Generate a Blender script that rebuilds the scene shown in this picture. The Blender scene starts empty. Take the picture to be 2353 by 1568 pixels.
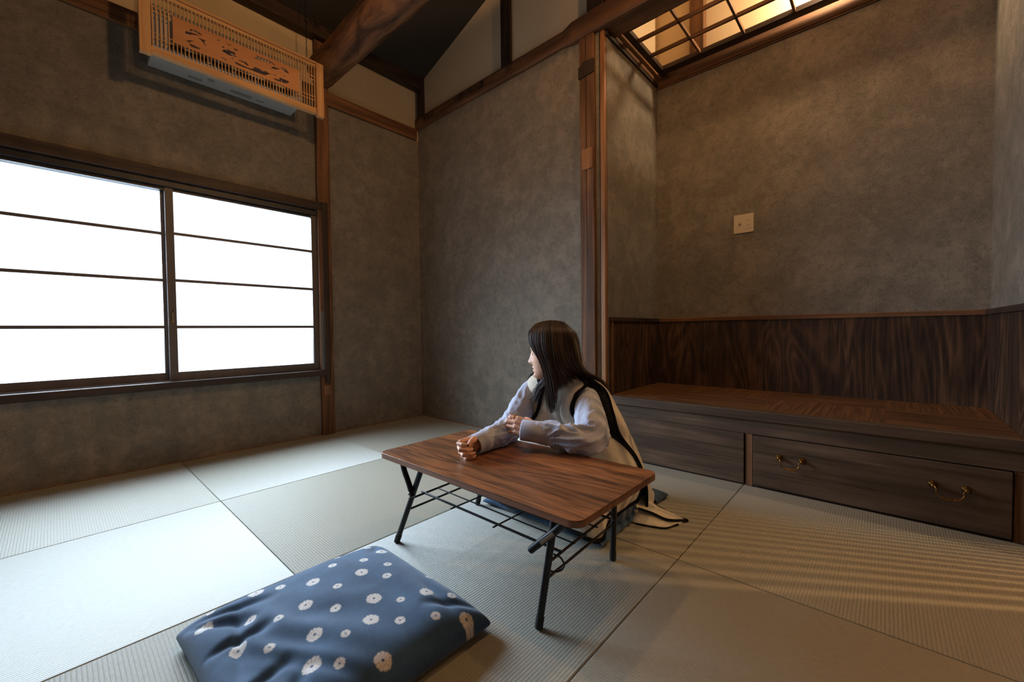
import bpy, math, random
from mathutils import Vector, Matrix, noise
from math import radians, sin, cos, pi, exp, sqrt, atan2

SC = bpy.context.scene
COL = SC.collection

# ---------------------------------------------------------------- camera, world, lights, exposure
def make_camera():
    cam = bpy.data.cameras.new('camera')
    cam.sensor_width = 36.0
    cam.lens = 949.957 / 2353 * 36.0
    cam.clip_start = 0.02
    o = bpy.data.objects.new('camera', cam)
    COL.objects.link(o)
    yaw, pitch, roll = 0.83660, -0.02570, -0.01160
    f = Vector((cos(pitch) * sin(yaw), cos(pitch) * cos(yaw), sin(pitch)))
    r = f.cross(Vector((0, 0, 1))).normalized()
    u = r.cross(f)
    r2 = cos(roll) * r + sin(roll) * u
    u2 = -sin(roll) * r + cos(roll) * u
    m = Matrix((r2, u2, -f)).transposed().to_4x4()
    m.translation = Vector((-2.2685, -3.1665, 0.7758))
    o.matrix_world = m
    cam.dof.use_dof = True
    cam.dof.focus_distance = 1.95
    cam.dof.aperture_fstop = 4.0
    SC.camera = o
make_camera()

SC.view_settings.view_transform = 'Standard'
SC.view_settings.look = 'None'
SC.view_settings.gamma = 1.0
SC.view_settings.use_curve_mapping = False
SC.view_settings.exposure = -0.06
SC.cycles.max_bounces = 8
SC.cycles.diffuse_bounces = 5
SC.cycles.glossy_bounces = 3
SC.cycles.sample_clamp_indirect = 4.0

wd = bpy.data.worlds.new('world'); SC.world = wd; wd.use_nodes = True
wd.node_tree.nodes['Background'].inputs[0].default_value = (0.75, 0.85, 1.0, 1)
wd.node_tree.nodes['Background'].inputs[1].default_value = 1.0

WARM = (1.0, 0.56, 0.24)
def lamp(name, kind, loc, energy, color, size=0.05, rot=None, size_y=None):
    l = bpy.data.lights.new(name, kind)
    l.energy = energy; l.color = color
    if kind == 'AREA':
        l.size = size
        if size_y: l.shape = 'RECTANGLE'; l.size_y = size_y
    else:
        l.shadow_soft_size = size
    o = bpy.data.objects.new(name, l); COL.objects.link(o)
    o.location = loc
    if rot: o.rotation_euler = rot
    return o
WINDOW_E = 1.7
LAMP_ROOM = (-1.38, -2.00, 2.62)
LAMP_SIDE = (-0.45, -2.95, 2.77)
LAMP_ATTIC = (0.63, -2.93, 2.80)
LAMP_HALL = (0.62, -5.2, 1.76)
SUNNY = (0.78, 0.89, 1.0)
lamp('bulb_room', 'POINT', LAMP_ROOM, 31, WARM, 0.05)
lamp('bulb_side', 'POINT', LAMP_SIDE, 21, WARM, 0.03)
lamp('bulb_attic', 'POINT', LAMP_ATTIC, 34, (1.0, 0.74, 0.46), 0.03)
lamp('bulb_hall', 'POINT', LAMP_HALL, 220, WARM, 0.012)
# daylight of the open sky beyond the frosted window
def aim(o, p):
    o.rotation_euler = (Vector(p) - o.location).to_track_quat('-Z', 'Y').to_euler()
sky = lamp('sky_daylight', 'AREA', (-1.80, 0.55, 1.35), 265, SUNNY, 2.1, size_y=1.3)
aim(sky, (-1.70, -1.6, 0.15))
sky.data.spread = radians(118)

# ---------------------------------------------------------------- helpers
def tag(o, label=None, cat=None, group=None, kind=None):
    if label: o['label'] = label
    if cat: o['category'] = cat
    if group: o['group'] = group
    if kind: o['kind'] = kind
    return o
def empty(name, loc=(0, 0, 0), rz=0.0):
    o = bpy.data.objects.new(name, None); COL.objects.link(o)
    o.location = loc; o.rotation_euler = (0, 0, rz); o.empty_display_size = 0.05
    return o

class MB:
    def __init__(s): s.v = []; s.f = []; s.uv = None
    def add(s, vs, fs):
        n = len(s.v); s.v += [tuple(v) for v in vs]; s.f += [tuple(i + n for i in f) for f in fs]
    def box(s, x0, x1, y0, y1, z0, z1):
        vs = [(x, y, z) for x in (min(x0, x1), max(x0, x1)) for y in (min(y0, y1), max(y0, y1)) for z in (min(z0, z1), max(z0, z1))]
        s.add(vs, [(0, 1, 3, 2), (4, 6, 7, 5), (0, 4, 5, 1), (2, 3, 7, 6), (0, 2, 6, 4), (1, 5, 7, 3)])
        return s
    def quad(s, a, b, c, d): s.add([a, b, c, d], [(0, 1, 2, 3)]); return s
    def prism(s, poly, axis, a, b):
        """poly: 2D points; axis 'x','y','z' = extrusion axis from a to b"""
        def P(p, t):
            return {'x': (t, p[0], p[1]), 'y': (p[0], t, p[1]), 'z': (p[0], p[1], t)}[axis]
        n = len(poly)
        vs = [P(p, a) for p in poly] + [P(p, b) for p in poly]
        fs = [tuple(range(n)), tuple(range(2 * n - 1, n - 1, -1))]
        fs += [(i, i + n, (i + 1) % n + n, (i + 1) % n) for i in range(n)]
        s.add(vs, fs); return s
    def tube(s, pts, rad, seg=12, cap=True, flat=None):
        """sweep a circle along pts; rad: number or list (number or (ra, rb))"""
        pts = [Vector(p) for p in pts]; n = len(pts)
        if not isinstance(rad, (list, tuple)): rad = [rad] * n
        t0 = (pts[1] - pts[0]).normalized()
        ref = Vector(flat) if flat else (Vector((0, 0, 1)) if abs(t0.z) < .9 else Vector((1, 0, 0)))
        u = (ref - t0 * ref.dot(t0)).normalized()
        base = len(s.v)
        for i in range(n):
            t = (pts[min(i + 1, n - 1)] - pts[max(i - 1, 0)]).normalized()
            u = (u - t * u.dot(t))
            if u.length < 1e-6: u = Vector((1, 0, 0)) - t * t.x
            u.normalize(); w = t.cross(u)
            r = rad[i]; ra, rb = r if isinstance(r, (list, tuple)) else (r, r)
            for k in range(seg):
                a = 2 * pi * k / seg
                s.v.append(tuple(pts[i] + u * (ra * cos(a)) + w * (rb * sin(a))))
        for i in range(n - 1):
            for k in range(seg):
                a = base + i * seg + k; b = base + i * seg + (k + 1) % seg
                s.f.append((a, b, b + seg, a + seg))
        if cap:
            s.f.append(tuple(base + k for k in range(seg - 1, -1, -1)))
            s.f.append(tuple(base + (n - 1) * seg + k for k in range(seg)))
        return s
    def sphere(s, c, r, seg=16, rings=10, sc=(1, 1, 1)):
        c = Vector(c); base = len(s.v)
        s.v.append((c.x, c.y, c.z + r * sc[2]))
        for i in range(1, rings):
            a = pi * i / rings
            for k in range(seg):
                b = 2 * pi * k / seg
                s.v.append((c.x + r * sc[0] * sin(a) * cos(b), c.y + r * sc[1] * sin(a) * sin(b), c.z + r * sc[2] * cos(a)))
        s.v.append((c.x, c.y, c.z - r * sc[2])); last = len(s.v) - 1
        for k in range(seg): s.f.append((base, base + 1 + k, base + 1 + (k + 1) % seg))
        for i in range(rings - 2):
            for k in range(seg):
                a = base + 1 + i * seg + k; b = base + 1 + i * seg + (k + 1) % seg
                s.f.append((a, a + seg, b + seg, b))
        o = base + 1 + (rings - 2) * seg
        for k in range(seg): s.f.append((o + k, last, o + (k + 1) % seg))
        return s
    def grid(s, rows, closed=False):
        n = len(rows[0]); base = len(s.v)
        for r in rows: s.v += [tuple(p) for p in r]
        for i in range(len(rows) - 1):
            for k in range(n if closed else n - 1):
                a = base + i * n + k; b = base + i * n + (k + 1) % n
                s.f.append((a, b, b + n, a + n))
        return s
    def build(s, name, mat, parent=None, smooth=False, bevel=0, bseg=2, angle=35):
        me = bpy.data.meshes.new(name); me.from_pydata(s.v, [], s.f); me.update()
        o = bpy.data.objects.new(name, me); COL.objects.link(o)
        if mat: me.materials.append(mat)
        if parent: o.parent = parent
        if smooth:
            for p in me.polygons: p.use_smooth = True
            if smooth != 'all': me.set_sharp_from_angle(angle=radians(angle))
        if bevel:
            m = o.modifiers.new('bevel', 'BEVEL'); m.width = bevel; m.segments = bseg; m.limit_method = 'ANGLE'
        return o

def catmull(pts, n):
    P = [Vector(p) for p in pts]; P = [2 * P[0] - P[1]] + P + [2 * P[-1] - P[-2]]
    out = []
    for i in range(1, len(P) - 2):
        for k in range(n):
            t = k / n; a, b, c, d = P[i - 1], P[i], P[i + 1], P[i + 2]
            out.append(.5 * ((2 * b) + (c - a) * t + (2 * a - 5 * b + 4 * c - d) * t * t + (3 * b - a - 3 * c + d) * t ** 3))
    out.append(P[-2]); return out

# ---------------------------------------------------------------- materials
def S(c):  # sRGB 0..255 -> linear
    return tuple(((v / 255 / 12.92) if v / 255 <= .04045 else ((v / 255 + .055) / 1.055) ** 2.4) for v in c) + (1,)
class NT:
    def __init__(s, name):
        s.m = bpy.data.materials.new(name); s.m.use_nodes = True
        s.t = s.m.node_tree; s.b = s.t.nodes['Principled BSDF']; s.out = s.t.nodes['Material Output']
    def n(s, kind, **kw):
        o = s.t.nodes.new(kind)
        for k, v in kw.items():
            if k in ('loc',): continue
            if hasattr(o, k): setattr(o, k, v)
            else: o.inputs[k.replace('_', ' ')].default_value = v
        return o
    def l(s, a, b): s.t.links.new(a, b)
    def coord(s, scale=(1, 1, 1), rot=(0, 0, 0), kind='Object', loc=(0, 0, 0)):
        tc = s.t.nodes.new('ShaderNodeTexCoord'); mp = s.t.nodes.new('ShaderNodeMapping')
        mp.inputs['Scale'].default_value = scale; mp.inputs['Rotation'].default_value = rot; mp.inputs['Location'].default_value = loc
        s.l(tc.outputs[kind], mp.inputs['Vector']); return mp.outputs['Vector']
    def noise(s, vec, scale, detail=4, rough=.5, dist=0.0):
        o = s.t.nodes.new('ShaderNodeTexNoise')
        o.inputs['Scale'].default_value = scale; o.inputs['Detail'].default_value = detail
        o.inputs['Roughness'].default_value = rough; o.inputs['Distortion'].default_value = dist
        if vec is not None: s.l(vec, o.inputs['Vector'])
        return o.outputs['Fac']
    def ramp(s, fac, stops, interp='LINEAR'):
        o = s.t.nodes.new('ShaderNodeValToRGB'); cr = o.color_ramp; cr.interpolation = interp
        while len(cr.elements) < len(stops): cr.elements.new(.5)
        for e, (p, c) in zip(cr.elements, stops):
            e.position = p; e.color = c if len(c) == 4 else tuple(c) + (1,)
        s.l(fac, o.inputs['Fac']); return o.outputs['Color']
    def mix(s, fac, a, b, mode='MIX'):
        o = s.t.nodes.new('ShaderNodeMix'); o.data_type = 'RGBA'; o.blend_type = mode
        if isinstance(fac, (int, float)): o.inputs[0].default_value = fac
        else: s.l(fac, o.inputs[0])
        for sock, v in ((o.inputs[6], a), (o.inputs[7], b)):
            if isinstance(v, (tuple, list)): sock.default_value = v if len(v) == 4 else tuple(v) + (1,)
            else: s.l(v, sock)
        return o.outputs[2]
    def math(s, op, a, b=0.0, c=None):
        o = s.t.nodes.new('ShaderNodeMath'); o.operation = op
        for i, v in enumerate((a, b, c)):
            if v is None: continue
            if isinstance(v, (int, float)): o.inputs[i].default_value = v
            else: s.l(v, o.inputs[i])
        return o.outputs[0]
    def bump(s, h, strength=.3, dist=.01, normal=None):
        o = s.t.nodes.new('ShaderNodeBump'); o.inputs['Strength'].default_value = strength; o.inputs['Distance'].default_value = dist
        s.l(h, o.inputs['Height'])
        if normal is not None: s.l(normal, o.inputs['Normal'])
        return o.outputs['Normal']
    def set(s, color=None, rough=None, metal=None, normal=None, spec=None, **kw):
        for k, v in (('Base Color', color), ('Roughness', rough), ('Metallic', metal), ('Normal', normal), ('Specular IOR Level', spec)):
            if v is None: continue
            if isinstance(v, (int, float)): s.b.inputs[k].default_value = v
            elif isinstance(v, (tuple, list)): s.b.inputs[k].default_value = v if len(v) == 4 else tuple(v) + (1,)
            else: s.l(v, s.b.inputs[k])
        return s.m

def plain(name, color, rough=.5, metal=0.0, spec=.5):
    return NT(name).set(color=S(color), rough=rough, metal=metal, spec=spec)

def plaster_dark():
    t = NT('dark_plaster'); v = t.coord()
    big = t.noise(v, 2.3, 6, .66, .2)
    mid = t.noise(v, 8.5, 7, .66, .35)
    fine = t.noise(v, 130, 4, .65)
    streak = t.noise(t.coord(scale=(7, 7, 5), rot=(.5, .4, .3)), 5.2, 7, .72, .7)
    crack = t.noise(t.coord(scale=(1, 1, 1), rot=(.3, .8, .2)), 13, 5, .7, .9)
    base = t.ramp(big, [(.3, S((108, 101, 91))), (.5, S((128, 119, 107))), (.7, S((148, 137, 122)))])
    c = t.mix(t.math('MULTIPLY', t.ramp(mid, [(.40, (1, 1, 1)), (.56, (0, 0, 0))]), .65), base, S((100, 94, 86)))
    c = t.mix(t.math('MULTIPLY', t.ramp(mid, [(.55, (0, 0, 0)), (.68, (1, 1, 1))]), .5), c, S((150, 139, 124)))
    spots = t.ramp(streak, [(.31, (1, 1, 1)), (.40, (0, 0, 0))])
    c = t.mix(t.math('MULTIPLY', spots, .6), c, S((74, 68, 62)))
    ck = t.ramp(t.math('ABSOLUTE', t.math('SUBTRACT', crack, .5)), [(.0, (1, 1, 1)), (.012, (0, 0, 0))])
    c = t.mix(t.math('MULTIPLY', t.math('MULTIPLY', ck, t.ramp(big, [(.45, (0, 0, 0)), (.6, (1, 1, 1))])), .25), c, S((78, 72, 66)))
    m2 = t.noise(v, 30, 6, .7, .3)
    c = t.mix(t.math('MULTIPLY', t.ramp(m2, [(.36, (1, 1, 1)), (.47, (0, 0, 0))]), .5), c, S((82, 76, 69)))
    c = t.mix(t.math('MULTIPLY', t.ramp(m2, [(.56, (0, 0, 0)), (.68, (1, 1, 1))]), .4), c, S((158, 147, 132)))
    c = t.mix(.28, c, t.ramp(fine, [(.3, S((84, 78, 70))), (.7, S((168, 156, 140)))]))
    h = t.math('ADD', t.math('MULTIPLY', t.noise(v, 80, 5, .7), .8), t.math('MULTIPLY', mid, 1.6))
    return t.set(color=c, rough=.9, normal=t.bump(h, .55, .006), spec=.2)

def plaster_light():
    t = NT('cream_plaster'); v = t.coord()
    c = t.ramp(t.noise(v, 3, 3, .5), [(.3, S((208, 186, 152))), (.7, S((218, 197, 164)))])
    return t.set(color=c, rough=.9, normal=t.bump(t.noise(v, 300, 3, .6), .15, .001), spec=.2)

def wood(name, dark, mid, light, axis='x', ring=26, rough=.55, stain=.35, fine=1.0, bump=.25, kind='Object', spec=.35, stretch=.055):
    """grain runs along axis"""
    t = NT(name)
    sc = {'x': (stretch, 1, 1), 'y': (1, stretch, 1), 'z': (1, 1, stretch)}[axis]
    v = t.coord(scale=sc, kind=kind)
    warp = t.noise(v, 3.2, 3, .5)
    rings = t.math('FRACT', t.math('MULTIPLY', t.math('ADD', t.noise(v, 4.0, 2, .5, .6), t.math('MULTIPLY', warp, .35)), ring))
    tri = t.math('ABSOLUTE', t.math('SUBTRACT', rings, .5))
    grain = t.noise(t.coord(scale=tuple(k * (1 if k == 1 else .35) for k in sc), kind=kind), 180 * fine, 4, .6)
    c = t.ramp(tri, [(.02, dark), (.25, mid), (.5, light)])
    c = t.mix(.5, c, t.ramp(grain, [(.3, dark), (.7, light)]))
    st = t.noise(t.coord(scale=tuple(k * 1 if k == 1 else .3 for k in sc), kind=kind), 6, 4, .6, .5)
    c = t.mix(t.math('MULTIPLY', t.ramp(st, [(.42, (1, 1, 1)), (.6, (0, 0, 0))]), stain), c, dark)
    h = t.math('ADD', t.math('MULTIPLY', grain, .5), t.math('MULTIPLY', tri, .5))
    return t.set(color=c, rough=rough, normal=t.bump(h, bump, .002), spec=spec)

M = {}
M['plaster'] = plaster_dark()
M['cream'] = plaster_light()
OLD = (S((66, 44, 30)), S((112, 77, 52)), S((148, 104, 70)))
for ax in 'xyz':
    M['old_' + ax] = wood('old_brown_timber_' + ax, *OLD, axis=ax, ring=9, rough=.65, stain=.38, spec=.25)
    M['dark_' + ax] = wood('dark_stained_timber_' + ax, S((34, 25, 20)), S((58, 42, 33)), S((78, 58, 46)), axis=ax, ring=10, rough=.55, stain=.4)
    M['kiri_' + ax] = wood('pale_cypress_' + ax, S((196, 142, 92)), S((216, 166, 112)), S((228, 182, 128)), axis=ax, ring=10, rough=.5, stain=.08, bump=.08)
M['post_light'] = wood('newer_post_timber', S((96, 60, 35)), S((146, 98, 60)), S((176, 124, 80)), axis='z', ring=10, rough=.5, stain=.2)
M['wain_z'] = wood('charred_cedar_panel', S((30, 22, 18)), S((62, 45, 34)), S((118, 84, 60)), axis='z', ring=16, rough=.5, stain=.55, fine=.5, bump=.4, stretch=.16)
M['drawer_y'] = wood('smoked_drawer_wood', S((58, 43, 32)), S((92, 71, 54)), S((118, 94, 74)), axis='y', ring=7, rough=.5, stain=.5, fine=.6)
M['black'] = plain('black_track', (28, 28, 32), .45)
M['ceiling'] = plain('dark_ceiling_board', (58, 54, 50), .85, spec=.2)
M['gap'] = plain('dark_underfloor', (52, 40, 30), .9)

# ---------------------------------------------------------------- the setting
def struct(name, mb, mat, **k):
    return tag(mb.build(name, mat, **k), kind='structure')
CEIL0, CSL = 2.995, 0.336          # sloping ceiling: z = CEIL0 + CSL * |y|
def cz(y): return CEIL0 + CSL * min(abs(y), 2.4)

m = MB(); m.box(-3.7, .85, -4.6, .12, -.09, -.03); m.box(0, 1.7, -6.1, -3.6, -.09, -.012)
struct('floor', m, M['gap'])
# left wall with the window opening
m = MB()
WX0, WX1, WZ0, WZ1 = -2.66, -.925, .47, 1.72
m.box(-3.7, WX0, 0, .12, -.03, 2.5); m.box(WX1, 0, 0, .12, -.03, 2.5)
m.box(WX0, WX1, 0, .12, -.03, WZ0); m.box(WX0, WX1, 0, .12, WZ1, 2.5)
wall_left = struct('wall_left', m, M['plaster'])
m = MB(); m.box(-3.7, 0, .004, .12, 2.5, 3.2); u = m.build('upper_plaster', M['cream'], wall_left)
# far wall
m = MB(); m.box(.0, .1, -1.86, .12, -.03, 2.62)
wall_far = struct('wall_far', m, M['plaster'])
m = MB()
m.prism([(0.12, 2.62), (-1.90, 2.62), (-1.90, cz(1.9) + .1), (0.12, cz(0) + .1)], 'x', .004, .1)
m.prism([(-1.90, 2.70), (-4.6, 2.70), (-4.6, cz(9) + .1), (-2.4, cz(2.4) + .1), (-1.90, cz(1.9) + .1)], 'x', .05, .1)
m.build('upper_plaster', M['cream'], wall_far)
# alcove
AD, AY0, AY1 = .77, -1.9, -3.545
m = MB(); m.box(AD, AD + .1, -3.65, -1.8, -.03, 2.62)
wall_alcove_back = struct('wall_alcove_back', m, M['plaster'])
m = MB(); m.box(AD + .004, AD + .1, -3.65, -1.8, 2.62, 4.0); m.build('upper_plaster', M['cream'], wall_alcove_back)
m = MB(); m.box(.02, AD, AY0, AY0 + .06, -.03, 2.62)
wall_alcove_left = struct('wall_alcove_left', m, M['plaster'])
m = MB(); m.box(.1, AD + .004, AY0 - .0, AY0 + .06, 2.62, 4.0); m.build('upper_plaster', M['cream'], wall_alcove_left)
m = MB(); m.box(.0, AD, AY1 - .06, AY1, -.03, 2.62)
wall_alcove_right = struct('wall_alcove_right', m, M['plaster'])
m = MB(); m.box(.05, AD + .004, AY1 - .06, AY1, 2.62, 4.0); m.build('upper_plaster', M['cream'], wall_alcove_right)
# the rest of the room, behind and beside the camera, and an unseen hall added for the stripe lamp
m = MB(); m.box(-3.7, -3.6, -4.7, .12, -.03, 4.0); struct('wall_rear', m, M['plaster'])
m = MB(); m.box(-3.7, .0, -4.7, -4.6, -.03, 4.0); struct('wall_right', m, M['plaster'])
m = MB(); m.box(0, .05, -3.60, -3.545, -.03, 2.7); m.box(0, .05, -4.7, -4.38, -.03, 2.7); m.box(0, .05, -4.38, -3.60, 1.85, 2.7); struct('wall_far_right', m, M['plaster'])
m = MB(); m.box(0, 1.7, -6.1, -6.0, -.03, 2.5); m.box(1.6, 1.7, -6.0, -3.6, -.03, 2.5); m.box(-.05, 0, -6.0, -4.7, -.03, 2.5)
m.box(0, 1.7, -6.0, -3.605, 2.4, 2.5); struct('wall_added_hall', m, M['cream'])
m = MB()
m.prism([(.12, cz(0) - .04), (-2.4, cz(2.4)), (-4.7, cz(2.4)), (-4.7, cz(2.4) + .08), (-2.4, cz(2.4) + .08), (.12, cz(0) + .06)], 'x', -3.7, .87)
struct('ceiling', m, M['ceiling'])

# ---- posts and beams
def timber(name, label, cat, mb, mat, group=None, bevel=.004, parts=None):
    o = mb.build(name, mat, bevel=bevel); tag(o, label, cat, group); return o
def rough_beam(x0, x1, y0, y1, z0, z1, axis, n=26, amp=.006, seed=1, twist=None):
    """a hewn square timber whose faces wander a little"""
    m = MB(); rows = []
    for i in range(n + 1):
        t = i / n
        if axis == 'y': p = y0 + (y1 - y0) * t
        elif axis == 'x': p = x0 + (x1 - x0) * t
        else: p = z0 + (z1 - z0) * t
        w = [noise.noise(Vector((p * 1.7, seed * 7.1, k * 5.3))) * amp * 2 for k in range(4)]
        if axis == 'y':
            r = [(x0 + w[0], p, z0 + w[1]), (x1, p, z0 + w[1]), (x1, p, z1 + w[2]), (x0 + w[0], p, z1 + w[2])]
        elif axis == 'x':
            r = [(p, y0 + w[0], z0 + w[1]), (p, y1, z0 + w[1]), (p, y1, z1 + w[2]), (p, y0 + w[0], z1 + w[2])]
        else:
            r = [(x0 + w[0], y0 + w[1], p), (x1, y0 + w[1], p), (x1, y1 + w[2], p), (x0 + w[0], y1 + w[2], p)]
        rows.append(r)
    m.grid(rows, closed=True)
    k = len(m.v); m.f.append((3, 2, 1, 0)); m.f.append((k - 4, k - 3, k - 2, k - 1))
    return m

left_post = timber('wooden_post', 'brown square post in the window wall, at the right end of the window', 'post',
    rough_beam(-.928, -.832, -.03, .0, 0, 2.94, 'z', amp=.002, seed=3), M['old_z'])
m = MB(); m.box(-.925, -.838, -.0325, -.029, 1.94, 2.50); m.build('timber_splice', M['old_z'], left_post)
m = MB(); m.box(-.912, -.868, -.0325, -.029, .305, .375); m.build('wooden_plug', M['post_light'], left_post)['label'] = 'small paler wooden plug near the foot'

far_post = timber('wooden_post', 'tall brown main post between the bare wall and the alcove, behind the woman', 'post',
    rough_beam(-.025, .02, -1.835, -1.734, 0, 2.60, 'z', amp=.0015, seed=5), M['old_z'])
m = MB(); m.box(-.032, -.023, -1.830, -1.752, 1.770, 1.895); m.build('wooden_patch', M['post_light'], far_post)['label'] = 'paler square wooden patch'
m = MB(); m.prism([(-1.839, 2.345), (-1.731, 2.335), (-1.731, 2.405), (-1.772, 2.43), (-1.839, 2.425)], 'x', -.033, -.023); m.build('tenon_block', M['dark_z'], far_post)
m = MB(); m.box(-.027, -.024, -1.7825, -1.7795, .0, 2.59); m.build('drying_crack', M['black'], far_post)

jamb = timber('door_jamb', 'narrow light brown jamb board edging the alcove opening', 'jamb',
    rough_beam(-.008, .019, -1.899, -1.868, .38, 2.58, 'z', amp=.001, seed=8), M['post_light'])
m = MB(); m.box(.015, .10, -1.868, -1.835, .0, 2.60); struct('trim_1', m, M['old_z'])

def far_beam():
    m = MB(); rows = []
    for i in range(61):
        t = i / 60; y = .0 - 4.6 * t
        sag = -.012 * max(0, (-y - 2.0)) ** 1.0
        w = [noise.noise(Vector((y * 1.3, k * 4.7, 2.2))) for k in range(4)]
        thick = .097 + .012 * w[0] + (.028 if y < -1.68 else 0)
        z0 = 2.597 + .006 * w[1] + (sag if y < -1.9 else 0) - (.016 if y < -1.68 else 0)
        x0 = -.032 + .006 * w[2] - (.014 if y < -1.68 else 0)
        x1 = .0 if y > -1.86 else .10
        if y < -1.86: x1 = .115
        b = .012
        rows.append([(x0 + b, y, z0), (x1, y, z0 - .0), (x1, y, z0 + thick), (x0 + b, y, z0 + thick), (x0, y, z0 + thick - b), (x0, y, z0 + b)])
    m.grid(rows, closed=True); k = len(m.v)
    m.f.append((5, 4, 3, 2, 1, 0)); m.f.append(tuple(range(k - 6, k)))
    return m
fbeam = timber('wooden_beam', 'long hewn brown beam along the far wall and across the alcove, with brush marks', 'beam', far_beam(), M['old_y'], bevel=0)

timber('wooden_beam', 'dark brown beam on the window wall under the cream plaster', 'beam',
    rough_beam(-3.6, -.03, -.028, .003, 2.497, 2.592, 'x', amp=.003, seed=11), M['old_x'])
COL.objects[-1]['label'] = 'dark brown beam along the window wall, below the cream plaster and behind the slatted cover'
pbeam = timber('wooden_beam', 'wide dark brown wall plate beam just under the sloping ceiling above the window wall', 'beam',
    rough_beam(-3.6, -.0, -.085, .003, 2.935, 3.045, 'x', amp=.005, seed=14), M['dark_x'])
timber('wooden_post', 'short dark post standing in the room corner between the two beams', 'post',
    rough_beam(-.033, .004, -.10, -.028, 2.69, 3.03, 'z', amp=.001, seed=15), M['dark_z'])
timber('wooden_strut', 'thin dark upright strut in the cream gable, nearer the corner', 'strut',
    rough_beam(-.022, .004, -1.150, -1.060, 2.69, 3.38, 'z', amp=.001, seed=16), M['dark_z'])
timber('wooden_post', 'broad dark upright post standing on the far beam above the main post', 'post',
    rough_beam(-.026, .05, -1.90, -1.790, 2.69, 3.6, 'z', amp=.001, seed=17), M['dark_z'])
timber('wooden_beam', 'upper dark beam resting on the far beam at the right of the broad upright', 'beam',
    rough_beam(-.02, .05, -4.6, -1.90, 2.705, 2.78, 'y', amp=.003, seed=18), M['dark_y'])

def log_beam():
    m = MB(); pts = []; rad = []
    for i in range(70):
        y = -.03 - 4.5 * i / 69
        w = noise.noise(Vector((y * 1.4, 3.3, 0)))
        pts.append((-.875 + .012 * noise.noise(Vector((y * .9, 8, 1))), y, 2.725 + .012 * noise.noise(Vector((y * .8, 1, 6))) ))
        rad.append((.118 + .010 * w, .104 + .010 * w))
    m.tube(pts, rad, seg=28)
    for i, v in enumerate(m.v):
        p = Vector(v); d = p - Vector((-.875, p.y, 2.725))
        k = 1 + .09 * noise.noise(Vector((p.x * 9, p.y * 1.6, p.z * 9)))
        q = Vector((-.875, p.y, 2.725)) + d * k; m.v[i] = tuple(q)
    return m
t = NT('debarked_log'); v = t.coord(scale=(1, .12, 1)); n1 = t.noise(v, 14, 5, .6, .8); n2 = t.noise(t.coord(scale=(1, .35, 1)), 9, 4, .6, 1.0); n3 = t.noise(t.coord(scale=(1, .06, 1)), 130, 3, .6)
c = t.ramp(n1, [(.35, S((84, 56, 36))), (.5, S((122, 82, 54))), (.65, S((152, 106, 68)))])
c = t.mix(t.ramp(n2, [(.5, (0, 0, 0)), (.66, (.6, .6, .6))]), c, S((160, 108, 62)))
c = t.mix(t.ramp(n2, [(.33, (.7, .7, .7)), (.45, (0, 0, 0))]), c, S((50, 34, 24)))
t.set(color=c, rough=.75, spec=.25, normal=t.bump(t.math('ADD', n1, t.math('MULTIPLY', n3, .3)), .4, .006)); M['log'] = t.m
lb = timber('log_beam', 'thick round debarked log beam running from the window wall overhead', 'beam', log_beam(), M['log'], bevel=0)
for p in lb.data.polygons: p.use_smooth = True

# ---- brush writing on the beams
M['ink'] = plain('brush_ink', (22, 16, 13), .8)
def marks(s, loc, size, facing, parent, rot=0.0, spacing=1.0):
    cu = bpy.data.curves.new('brush_marks', 'FONT'); cu.body = s; cu.size = size; cu.extrude = .0004; cu.offset = size * .012
    cu.space_character = spacing
    o = bpy.data.objects.new('t', cu); COL.objects.link(o)
    me = bpy.data.meshes.new_from_object(o.evaluated_get(bpy.context.evaluated_depsgraph_get()))
    COL.objects.unlink(o)
    me.name = 'brush_marks'
    if facing == 'x': R = Matrix(((0, 0, -1), (-1, 0, 0), (0, 1, 0)))      # on a face looking to -x, text runs to -y
    else: R = Matrix(((1, 0, 0), (0, 0, -1), (0, 1, 0)))                  # on a face looking to -y, text runs to +x
    R = R @ Matrix.Rotation(rot, 3, 'Z')
    me.transform(Matrix.Translation(Vector(loc)) @ R.to_4x4())
    me.materials.clear(); me.materials.append(M['ink'])
    q = bpy.data.objects.new('brush_marks', me); COL.objects.link(q); q.parent = parent
    return q
marks('米日正', (-.043, -.13, 2.625), .055, 'x', fbeam, 0, .95)
marks('一弥一中八湯', (-.043, -.55, 2.625), .058, 'x', fbeam, 0, 1.0)
marks('二三', (-.043, -1.12, 2.662), .038, 'x', fbeam, 0, .9)
marks('口○', (-.043, -1.12, 2.628), .036, 'x', fbeam, 0, .9)
marks('い木', (-1.02, -.094, 2.985), .055, 'y', pbeam, 0, 1.0)
marks('一二', (-.86, -.094, 2.985), .045, 'y', pbeam, 0, 1.2)
marks('栄日し', (-.62, -.094, 2.985), .062, 'y', pbeam, 0, 1.0)

# ---- small trims of the setting
m = MB(); m.box(-.003, .001, -.003, 0, 0, 2.5); struct('trim_2', m, M['old_z'])
m = MB(); m.box(-3.55, -.83, -.005, 0, -.001, .004); m.box(-.83, -.0, -.005, 0, -.001, .004); m.box(-.005, 0, -1.72, 0, -.001, .004)
struct('trim_3', m, M['post_light'])

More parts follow.
